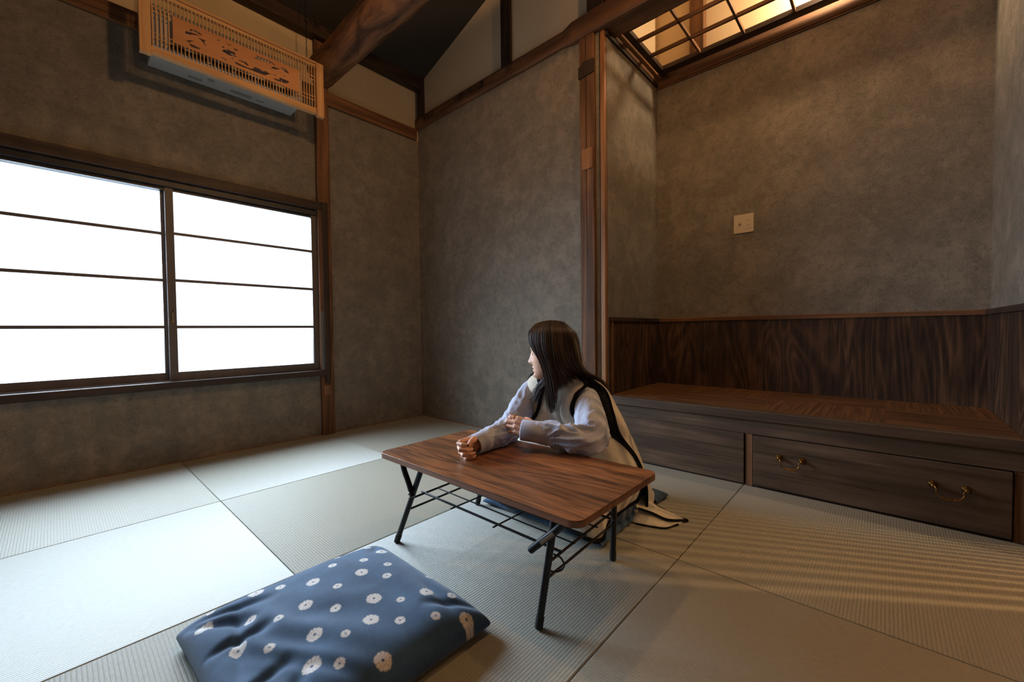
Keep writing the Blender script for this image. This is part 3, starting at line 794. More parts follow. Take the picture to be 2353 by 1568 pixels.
# ---------------------------------------------------------------- air conditioner behind a carved wooden screen
HOLES = [
  [(-1.721, 2.462), (-1.713, 2.473), (-1.694, 2.475), (-1.673, 2.473), (-1.657, 2.463), (-1.678, 2.462), (-1.700, 2.464), (-1.716, 2.460)],
  [(-1.737, 2.449), (-1.721, 2.453), (-1.689, 2.455), (-1.671, 2.454), (-1.700, 2.446), (-1.722, 2.436), (-1.738, 2.428)],
  [(-1.682, 2.439), (-1.663, 2.442), (-1.643, 2.442), (-1.655, 2.430), (-1.647, 2.422), (-1.644, 2.410), (-1.655, 2.421), (-1.668, 2.434)],
  [(-1.736, 2.399), (-1.714, 2.409), (-1.698, 2.413), (-1.717, 2.400), (-1.723, 2.391)],
  [(-1.722, 2.390), (-1.704, 2.390), (-1.680, 2.387), (-1.671, 2.387), (-1.675, 2.379), (-1.697, 2.375), (-1.715, 2.375)],
  [(-1.592, 2.476), (-1.576, 2.477), (-1.587, 2.470)],
  [(-1.546, 2.477), (-1.519, 2.477), (-1.528, 2.471), (-1.543, 2.474)],
  [(-1.568, 2.449), (-1.555, 2.451), (-1.558, 2.444), (-1.566, 2.443)],
  [(-1.568, 2.421), (-1.560, 2.436), (-1.544, 2.439), (-1.542, 2.447), (-1.520, 2.444), (-1.508, 2.446), (-1.499, 2.437), (-1.506, 2.427), (-1.491, 2.422), (-1.515, 2.418), (-1.533, 2.413), (-1.556, 2.418)],
  [(-1.514, 2.463), (-1.499, 2.468), (-1.482, 2.466), (-1.496, 2.458)],
  [(-1.573, 2.382), (-1.560, 2.387), (-1.543, 2.377), (-1.560, 2.374)],
  [(-1.524, 2.404), (-1.508, 2.408), (-1.518, 2.400)],
  [(-1.508, 2.391), (-1.488, 2.390), (-1.458, 2.387), (-1.430, 2.386), (-1.411, 2.391), (-1.398, 2.409), (-1.378, 2.409), (-1.352, 2.403), (-1.339, 2.411), (-1.319, 2.403), (-1.305, 2.406), (-1.326, 2.395), (-1.343, 2.382), (-1.372, 2.379), (-1.421, 2.379), (-1.467, 2.377), (-1.498, 2.379)],
  [(-1.493, 2.404), (-1.473, 2.412), (-1.445, 2.414), (-1.431, 2.401), (-1.442, 2.396), (-1.457, 2.405), (-1.476, 2.405)],
  [(-1.389, 2.481), (-1.357, 2.482), (-1.317, 2.484), (-1.280, 2.470), (-1.311, 2.469), (-1.351, 2.465), (-1.390, 2.461), (-1.406, 2.455), (-1.393, 2.468)],
  [(-1.311, 2.440), (-1.294, 2.459), (-1.256, 2.459), (-1.277, 2.447), (-1.294, 2.444)],
  [(-1.256, 2.469), (-1.228, 2.478), (-1.214, 2.469), (-1.200, 2.453), (-1.221, 2.454), (-1.239, 2.463)],
  [(-1.301, 2.382), (-1.282, 2.388), (-1.263, 2.389), (-1.261, 2.405), (-1.240, 2.407), (-1.212, 2.406), (-1.201, 2.403), (-1.219, 2.384), (-1.251, 2.380), (-1.279, 2.377)],
  [(-1.295, 2.410), (-1.278, 2.412), (-1.285, 2.406)],
  [(-1.239, 2.428), (-1.225, 2.430), (-1.233, 2.420)],
]

ac = empty('air_conditioner', (-1.48, 0, 2.3)); tag(ac, 'white wall air conditioner hidden behind the slatted wooden cover, its underside showing', 'air conditioner')
ao = Vector((-1.48, 0, 2.3))
M['acwhite'] = plain('white_plastic', (188, 190, 192), .5)
M['acgrey'] = plain('grey_print', (146, 148, 150), .6)
def shift(m, o): m.v = [tuple(Vector(v) - o) for v in m.v]; return m
m = MB(); m.prism([(-.002, 2.325), (-.018, 2.318), (-.205, 2.322), (-.228, 2.34), (-.232, 2.52), (-.20, 2.575), (-.002, 2.575)], 'x', -1.868, -1.098)
shift(m, ao).build('unit_body', M['acwhite'], ac, bevel=.004)
m = MB(); m.box(-1.80, -1.17, -.236, -.228, 2.345, 2.372); shift(m, ao).build('louver', M['black'], ac)
for x in (-1.62, -1.50, -1.38, -1.26):
    m = MB(); m.box(x - .004, x + .004, -.239, -.235, 2.345, 2.40); shift(m, ao).build('louver_stay', M['acwhite'], ac)
m = MB(); m.tube([(-1.585, -.105, 2.3195), (-1.585, -.105, 2.3165)], .017, 20); shift(m, ao).build('sensor_port', M['acgrey'], ac)
for b in ((-1.475, -1.36, -.085, -.055), (-1.33, -1.285, -.075, -.058), (-1.69, -1.62, -.075, -.05)):
    m = MB(); m.box(*b, 2.3175, 2.3192); shift(m, ao).build('rating_label', M['acgrey'], ac)
m = MB(); m.box(-1.385, -1.16, -.20, -.192, 2.316, 2.3215); shift(m, ao).build('air_slot', M['black'], ac)

cv = empty('slatted_cover', (-1.46, -.15, 2.27)); tag(cv, 'pale wooden slatted transom screen with a carved flower panel, hung by chains', 'screen')
co = Vector((-1.46, -.15, 2.27))
def cp(name, m, mat, parent=cv, **k): return shift(m, co).build(name, mat, parent, **k)
for x0 in (-1.932, -1.034):
    m = MB(); m.box(x0, x0 + .047, -.305, -.272, 2.244, 2.600); cp('end_board', m, M['kiri_z'], bevel=.002)
m = MB(); m.box(-1.885, -1.034, -.292, -.262, 2.572, 2.590); cp('top_rail', m, M['kiri_x'], bevel=.002)
m = MB(); m.box(-1.885, -1.034, -.30, -.262, 2.592, 2.604); cp('top_board', m, M['kiri_x'], bevel=.001)
m = MB(); m.box(-1.885, -1.034, -.292, -.262, 2.258, 2.298); m.box(-1.885, -1.034, -.297, -.29, 2.262, 2.272); cp('bottom_rail', m, M['kiri_x'], bevel=.002)
N_SL = 50
for k in range(N_SL):
    x = -1.885 + .851 * (k + .5) / N_SL
    for z0, z1 in (((2.296, 2.362), (2.500, 2.574)) if -1.792 < x < -1.138 else ((2.296, 2.574),)):
        m = MB(); m.box(x - .0023, x + .0023, -.290, -.282, z0, z1); cp('slat', m, M['kiri_z'])
for z in (2.374, 2.350, 2.484, 2.508):
    for x0, x1 in ((-1.885, -1.792), (-1.138, -1.034)):
        m = MB(); m.box(x0, x1, -.284, -.279, z - .0022, z + .0022); cp('cross_slat', m, M['kiri_x'])
def carved():
    cu = bpy.data.curves.new('carved', 'CURVE'); cu.dimensions = '2D'; cu.fill_mode = 'BOTH'; cu.extrude = .004
    def spl(pts):
        s = cu.splines.new('POLY'); s.points.add(len(pts) - 1)
        for p, q in zip(s.points, pts): p.co = (q[0] - co.x, q[1] - co.z, 0, 1)
        s.use_cyclic_u = True
    spl([(-1.792, 2.360), (-1.138, 2.360), (-1.138, 2.502), (-1.792, 2.502)])
    for h in HOLES: spl(h)
    o = bpy.data.objects.new('t', cu); COL.objects.link(o)
    me = bpy.data.meshes.new_from_object(o.evaluated_get(bpy.context.evaluated_depsgraph_get())); COL.objects.unlink(o)
    me.transform(Matrix(((1, 0, 0, 0), (0, 0, -1, 0), (0, 1, 0, 0), (0, 0, 0, 1))))
    me.transform(Matrix.Translation(Vector((0, -.284 - co.y, 0))))
    me.materials.clear(); me.materials.append(M['carve'])
    q = bpy.data.objects.new('carved_panel', me); COL.objects.link(q); q.parent = cv
M['carve'] = wood('carved_cedar', S((190, 128, 82)), S((206, 142, 94)), S((216, 154, 104)), axis='x', ring=8, rough=.5, stain=.05, bump=.05)
carved()
def chain(x, z0, z1):
    m = MB(); n = int((z1 - z0) / .0155)
    for k in range(n):
        z = z0 + .0155 * (k + .5); pts = []
        for a in range(13):
            t_ = 2 * pi * a / 12; dx = .0045 * cos(t_); dz = .0105 * sin(t_)
            pts.append((x + (dx if k % 2 else 0), -.285 + (0 if k % 2 else dx), z + dz))
        m.tube(pts, .0011, 5, cap=False)
    m.tube([(x + .007 * cos(a), -.285, z0 - .006 + .007 * sin(a)) for a in [2 * pi * i / 12 for i in range(13)]], .0018, 6, cap=False)
    cp('hanging_chain', m, M['blacksteel'], smooth='all')
chain(-1.088, 2.612, 3.06); chain(-1.83, 2.612, 3.06)

# ---------------------------------------------------------------- socket plate on the alcove wall
wp = empty('socket_plate', (AD, -2.475, 1.455)); tag(wp, 'square cream wall plate with aerial socket and power outlets in the alcove', 'socket')
M['ivory'] = plain('ivory_plastic', (205, 186, 160), .45); M['slot'] = plain('socket_slot', (60, 44, 30), .8)
def wpp(name, boxes, mat, parent=wp, bevel=0):
    m = MB()
    for b in boxes: m.box(*b)
    return m.build(name, mat, parent, bevel=bevel)
wpp('plate', [(-.007, 0, -.058, .058, -.060, .060)], M['ivory'], bevel=.002)
wpp('power_outlet', [(-.0082, -.007, -.045, -.008, -.034, .036)], M['ivory'], bevel=.0005)
for y in (-.020, -.033):
    for z in (.019, -.014): wpp('outlet_slot', [(-.0086, -.008, y - .0012, y + .0012, z - .0045, z + .0045)], M['slot'])
m = MB(); m.tube([(-.007, .021, .0), (-.0085, .021, .0)], .0085, 20); m.build('aerial_rim', M['slot'], wp, smooth=True)
m = MB(); m.tube([(-.0085, .021, .0), (-.014, .021, .0)], .0055, 16); m.build('aerial_plug', M['ivory'], wp, smooth=True)

# ---------------------------------------------------------------- pendants added to hold the lamps (all unseen, above or beyond the frame)
def pendant(name, loc, top, label):
    e = empty(name, loc); tag(e, label, 'lamp')
    m = MB(); m.tube([(0, 0, .09), (0, 0, top - loc[2])], .003, 8); m.build('cord', M['blacksteel'], e)
    m = MB(); m.tube([(0, 0, .055), (0, 0, .10)], [.018, .012], 16); m.build('socket', M['brass'], e, smooth=True)
pendant('added_pendant_lamp', LAMP_ROOM, cz(2.0), 'added unseen bare bulb pendant hanging from the ceiling over the table, above the frame')
pendant('added_pendant_lamp', LAMP_SIDE, cz(9), 'added bare bulb pendant beside the log beam in front of the alcove, outside the view')
pendant('added_pendant_lamp', LAMP_ATTIC, cz(9), 'added bare bulb pendant above the alcove lattice, outside the view')
pendant('added_pendant_lamp', LAMP_HALL, 2.4, 'added bare bulb pendant in the added hall beyond its added slatted door, outside the view')
# unseen slatted door added right of the alcove to stripe the floor light
d = empty('added_door_1', (0, -3.98, 0)); d['kind'] = 'structure'
m = MB(); m.box(.01, .04, -.40, -.36, 0, 1.85); m.box(.01, .04, .34, .38, 0, 1.85); m.box(.01, .04, -.36, .34, 1.79, 1.85); m.box(.01, .04, -.36, .34, 0, .06); m.build('added_door_frame', M['old_z'], d)
for k in range(14):
    y = -.33 + .05 * k
    m = MB(); m.box(.020, .027, y - .012, y + .012, .06, 1.79); m.build('added_door_slat', M['old_z'], d)

# ---------------------------------------------------------------- the seated woman
PO = Vector((-.665, -2.135, .0))
person = empty('person', PO)
tag(person, 'woman in a cream sleeveless knit vest and striped blue shirt seated at the low table', 'person')
def child(o, parent=None):
    o.parent = parent or person
    if parent is None: o.location = -PO
    return o
def remesh(m, name, mat, voxel, parent=None, smooth_it=2, deform=None):
    me = bpy.data.meshes.new(name); me.from_pydata(m.v, [], m.f); me.update()
    o = bpy.data.objects.new(name, me); COL.objects.link(o)
    r = o.modifiers.new('r', 'REMESH'); r.mode = 'VOXEL'; r.voxel_size = voxel; r.use_smooth_shade = True
    if smooth_it:
        s = o.modifiers.new('s', 'SMOOTH'); s.factor = .5; s.iterations = smooth_it
    me2 = bpy.data.meshes.new_from_object(o.evaluated_get(bpy.context.evaluated_depsgraph_get()))
    o.modifiers.clear(); o.data = me2; bpy.data.meshes.remove(me)
    me2.name = name; me2.materials.clear(); me2.materials.append(mat)
    for p in me2.polygons: p.use_smooth = True
    return child(o, parent)

# ---- skeleton (world metres)
HC = Vector((-.860, -2.120, .683))
ang = radians(-3)
HF = Vector((-.498, .867, 0)).normalized(); HL = Vector((0, 0, 1)).cross(HF); HU = Vector((0, 0, 1))
HF, HU = (HF * cos(ang) + HU * sin(ang)), (HU * cos(ang) - HF * sin(ang))
def hp(p, q, r): return HC + HF * p + HL * q + HU * r
SL, EL, WL = Vector((-.802, -2.262, .494)), Vector((-1.005, -2.372, .388)), Vector((-1.098, -2.214, .404))
SR, ER, WR = Vector((-.822, -1.990, .512)), Vector((-1.040, -2.065, .385)), Vector((-1.262, -2.078, .368))

def interp(tab, x):
    if x >= tab[0][0]: return tab[0][1]
    for (a, va), (b, vb) in zip(tab[:-1], tab[1:]):
        if x >= b:
            t = (a - x) / (a - b); t = t * t * (3 - 2 * t) if False else t
            return va + (vb - va) * t
    return tab[-1][1]
BASE = [(.114, .0), (.110, .030), (.098, .054), (.08, .071), (.06, .080), (.04, .085), (.02, .0865), (.0, .0825), (-.02, .0805), (-.04, .0805), (-.06, .0805), (-.08, .0795), (-.095, .081), (-.106, .076), (-.114, .060), (-.119, .035)]
BACK = [(.114, .0), (.108, .045), (.09, .075), (.06, .096), (.03, .102), (.0, .100), (-.03, .088), (-.06, .068), (-.09, .048), (-.119, .030)]
WID = [(.114, .0), (.108, .032), (.09, .056), (.06, .071), (.03, .0755), (.0, .0745), (-.03, .0705), (-.055, .063), (-.08, .052), (-.1, .036), (-.112, .022), (-.119, .010)]
def g(x, s): return exp(-(x / s) ** 2)
def head(m):
    rows = []
    nr, na = 90, 96
    for i in range(nr + 1):
        r = .1139 - (.1139 + .1185) * i / nr
        row = []
        f, b, w = interp(BASE, r), interp(BACK, r), interp(WID, r)
        for k in range(na):
            a = 2 * pi * k / na; ca, sa = cos(a), sin(a)
            q = w * (abs(sa) ** .92) * (1 if sa >= 0 else -1)
            p = (f if ca > 0 else b) * (abs(ca) ** (.86 if ca > 0 else 1)) * (1 if ca > 0 else -1)
            if ca > 0:
                # nose
                ridge = 0
                if -.056 < r < .022:
                    t = (.022 - r) / .060
                    ridge = .0245 * min(1, max(0, t)) ** 1.25 if r > -.038 else .0245 * max(0, 1 - (-.038 - r) / .013) ** .6
                    wn = .0065 + .0050 * min(1, max(0, t))
                    p += ridge * g(q, wn)
                p += .006 * g(abs(q) - .0125, .0055) * g(r + .040, .008)          # nostril wings
                p += .0075 * g(r + .0615, .0055) * g(q, .019)                      # upper lip
                p += .0065 * g(r + .0745, .0055) * g(q, .016)                      # lower lip
                p -= .0045 * g(r + .0680, .0022) * g(q, .022)
                p -= .0030 * g(r + .084, .006) * g(q, .02)
                p += .0055 * g(r + .099, .011) * g(q, .018)                        # chin
                p += .004 * g(r - .022, .008) * g(abs(q) - .026, .016)             # brow
                p -= .0075 * g(r - .004, .011) * g(abs(q) - .018, .013)            # eye sockets
                p += .0055 * g(r - .002, .0085) * g(abs(q) - .031, .011)           # lids
                p += .003 * g(r + .028, .018) * g(abs(q) - .042, .018)             # cheeks
            row.append(hp(p, q, r))
        rows.append(row)
    m.grid(rows, closed=True)
    n = len(m.v); m.f.append(tuple(range(n - na, n))); m.f.append(tuple(range(n - (nr + 1) * na + na - 1, n - (nr + 1) * na - 1, -1)))
def cap_chain(m, pts, rad, seg=14):
    pts = [Vector(p) for p in pts]
    m.tube(pts, rad, seg)
    m.sphere(pts[0], rad[0] if not isinstance(rad[0], tuple) else min(rad[0]), seg, 8); m.sphere(pts[-1], rad[-1] if not isinstance(rad[-1], tuple) else min(rad[-1]), seg, 8)

tips = []
def hand(m, W, d, n, side_in, curls, spread, splay=0.0, thumb=None, k=1.0):
    """W wrist, d towards the knuckles, n out of the back of the hand, side_in towards the index side"""
    d, n, s = Vector(d).normalized(), Vector(n), Vector(side_in)
    s = (s - d * s.dot(d)).normalized(); n = (n - d * n.dot(d) - s * n.dot(s)).normalized()
    L = [(.040, .024, .019), (.044, .027, .020), (.041, .025, .019), (.032, .019, .017)]
    R = [.0082, .0084, .0079, .0070]
    offs = [.029, .010, -.010, -.028]; ml = [.082, .085, .080, .072]
    # palm
    for j in range(4):
        o = W + s * offs[j] * .62 * k
        kn = W + d * ml[j] * k + s * offs[j] * k + n * (.004 if j in (1, 2) else 0)
        cap_chain(m, [o, W + d * ml[j] * .5 * k + s * offs[j] * .9 * k, kn], [(.0125 * k, .0125 * k), (.0125 * k, .0125 * k), (.0100 * k, .0100 * k)])
        dirv = (d + s * spread * (1.5 - j) * .25 + s * splay).normalized(); p = kn; a = 0; pts = [kn]; rads = [R[j] * 1.12 * k]
        for q_, (l, c) in enumerate(zip(L[j], curls[j])):
            a += radians(c)
            v = dirv * cos(a) - n * sin(a)
            p = p + v * l * k; pts.append(p); rads.append(R[j] * k * (1.0, .92, .80)[q_])
        # small joint bulges
        P2, R2 = [], []
        for i in range(len(pts) - 1):
            P2 += [pts[i], pts[i].lerp(pts[i + 1], .5)]; R2 += [rads[i] * 1.03, (rads[i] + rads[i + 1]) * .47]
        P2.append(pts[-1]); R2.append(rads[-1])
        cap_chain(m, P2, R2, 12)
        vv = (pts[-1] - pts[-2]).normalized(); nn = (n * cos(a) + dirv * sin(a)).normalized()
        tips.append((pts[-1] + vv * rads[-1] * .25 + nn * rads[-1] * .62, vv, nn, rads[-1]))
    if thumb:
        pts = [W + s * .016 * k + d * .012 * k] + [W + d * t[0] * k + s * t[1] * k - n * t[2] * k for t in thumb]
        cap_chain(m, pts, [.0135 * k, .0125 * k, .0105 * k, .0098 * k, .0078 * k][:len(pts)], 12)
        vv = (pts[-1] - pts[-2]).normalized()
        tips.append((pts[-1] + s * .005 + vv * .002, vv, (s + n * .3).normalized(), .0078))
    return s, n

bm = MB()
head(bm)
cap_chain(bm, [hp(-.030, 0, -.04), hp(-.032, 0, -.09), Vector((-.825, -2.112, .575)), Vector((-.800, -2.110, .53))], [(.050, .050), (.048, .048), (.050, .052), (.065, .07)], 20)
# trunk, shoulders, arms (inside the clothes), seated legs
bm.tube([(-.795, -2.11, .555), (-.79, -2.11, .52), (-.765, -2.115, .44), (-.72, -2.125, .34), (-.66, -2.135, .24), (-.62, -2.14, .15), (-.61, -2.14, .11)],
        [(.05, .06), (.075, .135), (.085, .135), (.08, .115), (.085, .125), (.095, .15), (.07, .12)], 24, flat=(1, 0, 0))
cap_chain(bm, [SL + Vector((.01, .05, .0)), SL, SL.lerp(EL, .5), EL, EL.lerp(WL, .3), WL], [.036, .034, .030, .027, .028, .021])
cap_chain(bm, [SR + Vector((.01, -.05, .0)), SR, SR.lerp(ER, .5), ER, ER.lerp(WR, .3), WR], [.036, .034, .030, .027, .028, .021])
# left hand laid over the right forearm
hand(bm, WL, (-.25, .90, .22), (-.6, -.45, .55), (.45, .05, .9),
     [(14, 44, 22), (16, 46, 22), (18, 46, 22), (20, 40, 22)], .12, splay=-.12, thumb=[(.035, .034, .012), (.060, .040, .030), (.078, .034, .046)], k=.92)
# right hand, loosely curled, little-finger side on the table
hand(bm, WR, (-1, -.06, -.03), (-.04, 1, .05), (0, .0, 1),
     [(34, 50, 34), (50, 66, 36), (62, 72, 34), (70, 66, 34)], .5, thumb=[(.028, .030, .018), (.058, .032, .034), (.086, .016, .040)], k=.92)
def skin():
    t = NT('skin'); v = t.coord()
    n = t.noise(v, 60, 3, .5)
    c = t.ramp(n, [(.3, S((214, 160, 130))), (.7, S((226, 176, 148)))])
    lip = hp(.093, 0, -.068) 
    gm = t.n('ShaderNodeNewGeometry')
    vd = t.n('ShaderNodeVectorMath', operation='DISTANCE'); t.l(gm.outputs['Position'], vd.inputs[0]); vd.inputs[1].default_value = tuple(lip)
    c = t.mix(t.ramp(vd.outputs['Value'], [(.010, (.75, .75, .75)), (.019, (0, 0, 0))]), c, S((178, 88, 80)))
    m = t.set(color=c, rough=.48, normal=t.bump(t.noise(v, 700, 2, .5), .08, .0005), spec=.4)
    t.b.inputs['Subsurface Weight'].default_value = .12; t.b.inputs['Subsurface Radius'].default_value = (.012, .005, .003); t.b.inputs['Subsurface Scale'].default_value = .6
    return m
M['skin'] = skin()
body = remesh(bm, 'body', M['skin'], .0021, smooth_it=2)

M['nail'] = plain('dark_nail_polish', (70, 34, 36), .2)
for c, vv, nn, r in tips:
    ss = vv.cross(nn).normalized(); m = MB(); rows = []
    for i in range(5):
        t_ = -.5 + i / 4
        rows.append([c + vv * (t_ * r * 1.5) + ss * (r * .72 * sin(a) * (1 - .35 * (2 * t_) ** 4)) + nn * (r * .42 * cos(a) - r * .12) for a in [radians(x) for x in (-75, -45, -15, 15, 45, 75)]])
    m.grid(rows); o = m.build('fingernail', M['nail'], body, smooth='all')
M['gold'] = plain('gold', (212, 160, 70), .2, 1.0)
def ring(c, axis, r):
    axis = Vector(axis).normalized(); u = axis.orthogonal().normalized(); w = axis.cross(u)
    m = MB(); m.tube([Vector(c) + u * r * cos(a) + w * r * sin(a) for a in [2 * pi * k / 24 for k in range(25)]], .0016, 8, cap=False)
    m.build('ring', M['gold'], body, smooth='all')
FINGER = {}
# rings are placed on the modelled fingers
d_ = Vector((-.25, .90, .22)).normalized(); s_ = Vector((.45, .05, .9)); s_ = (s_ - d_ * s_.dot(d_)).normalized(); n_ = Vector((-.6, -.45, .55)); n_ = (n_ - d_ * n_.dot(d_) - s_ * n_.dot(s_)).normalized()
kn = WL + d_ * .082 * .92 + s_ * .029 * .92; dv = (d_ + s_ * .12 * 1.5 * .25 - s_ * .12).normalized(); vv = dv * cos(radians(14)) - n_ * sin(radians(14))
ring(kn + vv * .018, vv, .0088)
d_ = Vector((-1, -.06, -.03)).normalized(); s_ = Vector((0, 0, 1)); s_ = (s_ - d_ * s_.dot(d_)).normalized(); n_ = Vector((-.04, 1, .05)); n_ = (n_ - d_ * n_.dot(d_) - s_ * n_.dot(s_)).normalized()
kn = WR + d_ * .082 * .9 + s_ * .029 * .9; vv = d_ * cos(radians(38)) - n_ * sin(radians(38)); ring(kn + vv * .020, vv, .0086)
kn = WR + d_ * .080 * .9 - s_ * .010 * .9; vv = d_ * cos(radians(60)) - n_ * sin(radians(60)); ring(kn + vv * .016, vv, .0086)
# lashes and brows
M['hairdark'] = plain('dark_lashes', (40, 26, 22), .6)
for sgn in (1, -1):
    m = MB(); m.tube([hp(.0805 - .012 * abs(t) ** 2 * .6 - .004 * t, sgn * (.030 + .013 * t), -.004 - .002 * (1 - t * t)) for t in (-1, -.5, 0, .5, 1)], [.0005, .001, .0013, .0013, .0008], 6)
    m.build('eyelashes', M['hairdark'], body, smooth='all')
    m = MB(); m.tube([hp(.088 - .010 * max(0, t) ** 2 - .004 * t, sgn * (.030 + .017 * t), .023 + .003 * (1 - t * t)) for t in (-1, -.5, 0, .5, 1)], [(.0008, .001), (.0012, .002), (.0012, .0024), (.001, .002), (.0005, .0008)], 6)
    m.build('eyebrow', M['hairdark'], body, smooth='all')

# ---- striped shirt: sleeves with gathered folds, collar, trunk
def cloth_tube(m, attr, pts, rad, folds, seg=72, seed=0, per=.0028, flat=(0, 0, 1), floor_z=None):
    pts = catmull(pts, 14); n = len(pts)
    rr = catmull([(r[0], r[1], 0) if isinstance(r, tuple) else (r, r, 0) for r in rad], 14)
    t0 = (pts[1] - pts[0]).normalized(); ref = Vector(flat); u = (ref - t0 * ref.dot(t0)).normalized(); base = len(m.v); s_acc = 0
    for i in range(n):
        t = (pts[min(i + 1, n - 1)] - pts[max(i - 1, 0)]).normalized(); u = (u - t * u.dot(t)).normalized(); w = t.cross(u)
        if i: s_acc += (pts[i] - pts[i - 1]).length
        fr = i / (n - 1)
        amp = 0
        for c, wd_, a_ in folds: amp += a_ * exp(-((fr - c) / wd_) ** 2)
        for k in range(seg):
            a = 2 * pi * k / seg
            ra, rb = rr[i][0], rr[i][1]
            q = Vector((cos(a) * 1.15, sin(a) * 1.15, s_acc * 17 + seed))
            f1 = 1 - abs(noise.noise(q + Vector((0, 0, .9 * sin(a * 2 + seed)))) * 2)
            f2 = noise.noise(Vector((cos(a) * 2.6 + seed, sin(a) * 2.6, s_acc * 9)))
            dd = amp * (f1 ** 2 - .45) * 1.3 + amp * .7 * f2 + .0015 * noise.noise(Vector((cos(a) * 4, sin(a) * 4, s_acc * 60)))
            p = pts[i] + u * ((ra + dd) * cos(a)) + w * ((rb + dd) * sin(a))
            if floor_z is not None and p.z < floor_z: p.z = floor_z + .0008 * (1 + sin(a * 9))
            m.v.append(tuple(p)); attr.append(a * (ra + rb) / 2 / per)
    for i in range(n - 1):
        for k in range(seg):
            a = base + i * seg + k; b = base + i * seg + (k + 1) % seg; m.f.append((a, b, b + seg, a + seg))
def shirt_mat():
    t = NT('striped_cotton'); at = t.n('ShaderNodeAttribute'); at.attribute_name = 'stripe'
    s = t.math('SINE', t.math('MULTIPLY', at.outputs['Fac'], 2 * pi))
    k = t.math('MULTIPLY_ADD', s, .5, .5)
    v = t.coord()
    c = t.ramp(k, [(.30, S((112, 126, 164))), (.62, S((218, 220, 230)))])
    m = t.set(color=c, rough=.8, normal=t.bump(t.noise(v, 45, 4, .6), .25, .006), spec=.25)
    t.b.inputs['Sheen Weight'].default_value = .15
    return m
M['shirt'] = shirt_mat()
sm = MB(); sa = []
TZ = TH + .0015
cloth_tube(sm, sa, [SL + Vector((.03, .075, .02)), SL + Vector((.0, .01, .004)), SL.lerp(EL, .35) + Vector((.0, -.008, 0)), SL.lerp(EL, .72) + Vector((.015, -.012, -.004)), EL + Vector((.022, -.008, -.008)), EL.lerp(WL, .22) + Vector((-.012, -.0, -.010)), EL.lerp(WL, .62), WL + Vector((0, -.004, 0))],
           [.036, .046, .056, .062, .060, .046, .044, .038], [(.30, .10, .004), (.62, .16, .011), (.80, .14, .010)], seed=2.0, floor_z=TZ)
cloth_tube(sm, sa, [SR + Vector((.03, -.075, .02)), SR + Vector((.0, .0, .0)), SR.lerp(ER, .35) + Vector((0, .012, 0)), SR.lerp(ER, .72) + Vector((.005, .015, 0)), ER + Vector((.0, .02, -.002)), ER.lerp(WR, .25), ER.lerp(WR, .62), WR + Vector((.012, 0, 0))],
           [.036, .046, .052, .054, .052, .048, .043, .036], [(.30, .10, .004), (.58, .14, .007), (.76, .16, .005)], seed=7.0, floor_z=TZ)
cloth_tube(sm, sa, [(-.800, -2.11, .560), (-.792, -2.11, .525), (-.765, -2.115, .44), (-.72, -2.125, .34), (-.66, -2.135, .24), (-.615, -2.14, .13)],
           [(.058, .075), (.085, .150), (.094, .146), (.092, .128), (.10, .140), (.11, .17)], [(.5, .5, .004)], seed=11, flat=(1, 0, 0), per=.0028)
so = sm.build('shirt', M['shirt'], None, smooth='all'); child(so)
at = so.data.attributes.new('stripe', 'FLOAT', 'POINT'); at.data.foreach_set('value', sa)
# cuffs
def cuff(c0, c1, r0, r1, btn):
    m = MB(); ax = (c1 - c0); rows = []
    u = Vector((0, 0, 1)); d = ax.normalized(); u = (u - d * u.dot(d)).normalized(); w = d.cross(u)
    for (t, dr) in ((-.02, 0), (0, .0015), (.5, .0025), (1, .0022), (1.03, .0005), (1.0, -.0015), (.5, -.002)):
        r = r0 + (r1 - r0) * min(1, max(0, t)) + dr
        rows.append([c0 + ax * t + u * (r * cos(a) * .94) + w * (r * 1.06 * sin(a)) for a in [2 * pi * k / 64 for k in range(64)]])
    rows = [[Vector((p.x, p.y, max(p.z, TZ + .0003))) for p in r] for r in rows]
    m.grid(rows, closed=True)
    o = m.build('cuff', M['shirt'], so, smooth='all')
    a_ = o.data.attributes.new('stripe', 'FLOAT', 'POINT'); a_.data.foreach_set('value', [2 * pi * (i % 64) / 64 * (r0 + r1) / 2 / .0028 for i in range(len(m.v))])
    b = MB(); n = u * cos(btn) + w * sin(btn)
    p = c0 + ax * .62 + n * ((r0 + r1) / 2 + .002)
    b.tube([p, p + n * .0022], .0058, 16)
    b.build('button', M['ivory'], so, smooth=True)
cuff(WL.lerp(EL, .24), WL + (WL - EL).normalized() * .044, .0395, .0385, radians(112))
cuff(WR.lerp(ER, .20), WR + (WR - ER).normalized() * .012, .0380, .0350, radians(128))
m = MB(); rows = []
for (dr, dz) in ((0, 0), (.004, .012), (.010, .030), (.016, .031), (.026, .012), (.034, -.008)):
    rows.append([Vector((-.808 + (.050 + dr) * cos(a), -2.111 + (.053 + dr) * sin(a), .560 + dz - .012 * cos(a + pi) * 1.2)) for a in [radians(28 + 304 * k / 60) - pi + pi for k in range(61)]])
m.grid(rows); o = m.build('collar', M['shirt'], so, smooth='all')
a_ = o.data.attributes.new('stripe', 'FLOAT', 'POINT'); a_.data.foreach_set('value', [(i % 61) * .9 for i in range(len(m.v))])

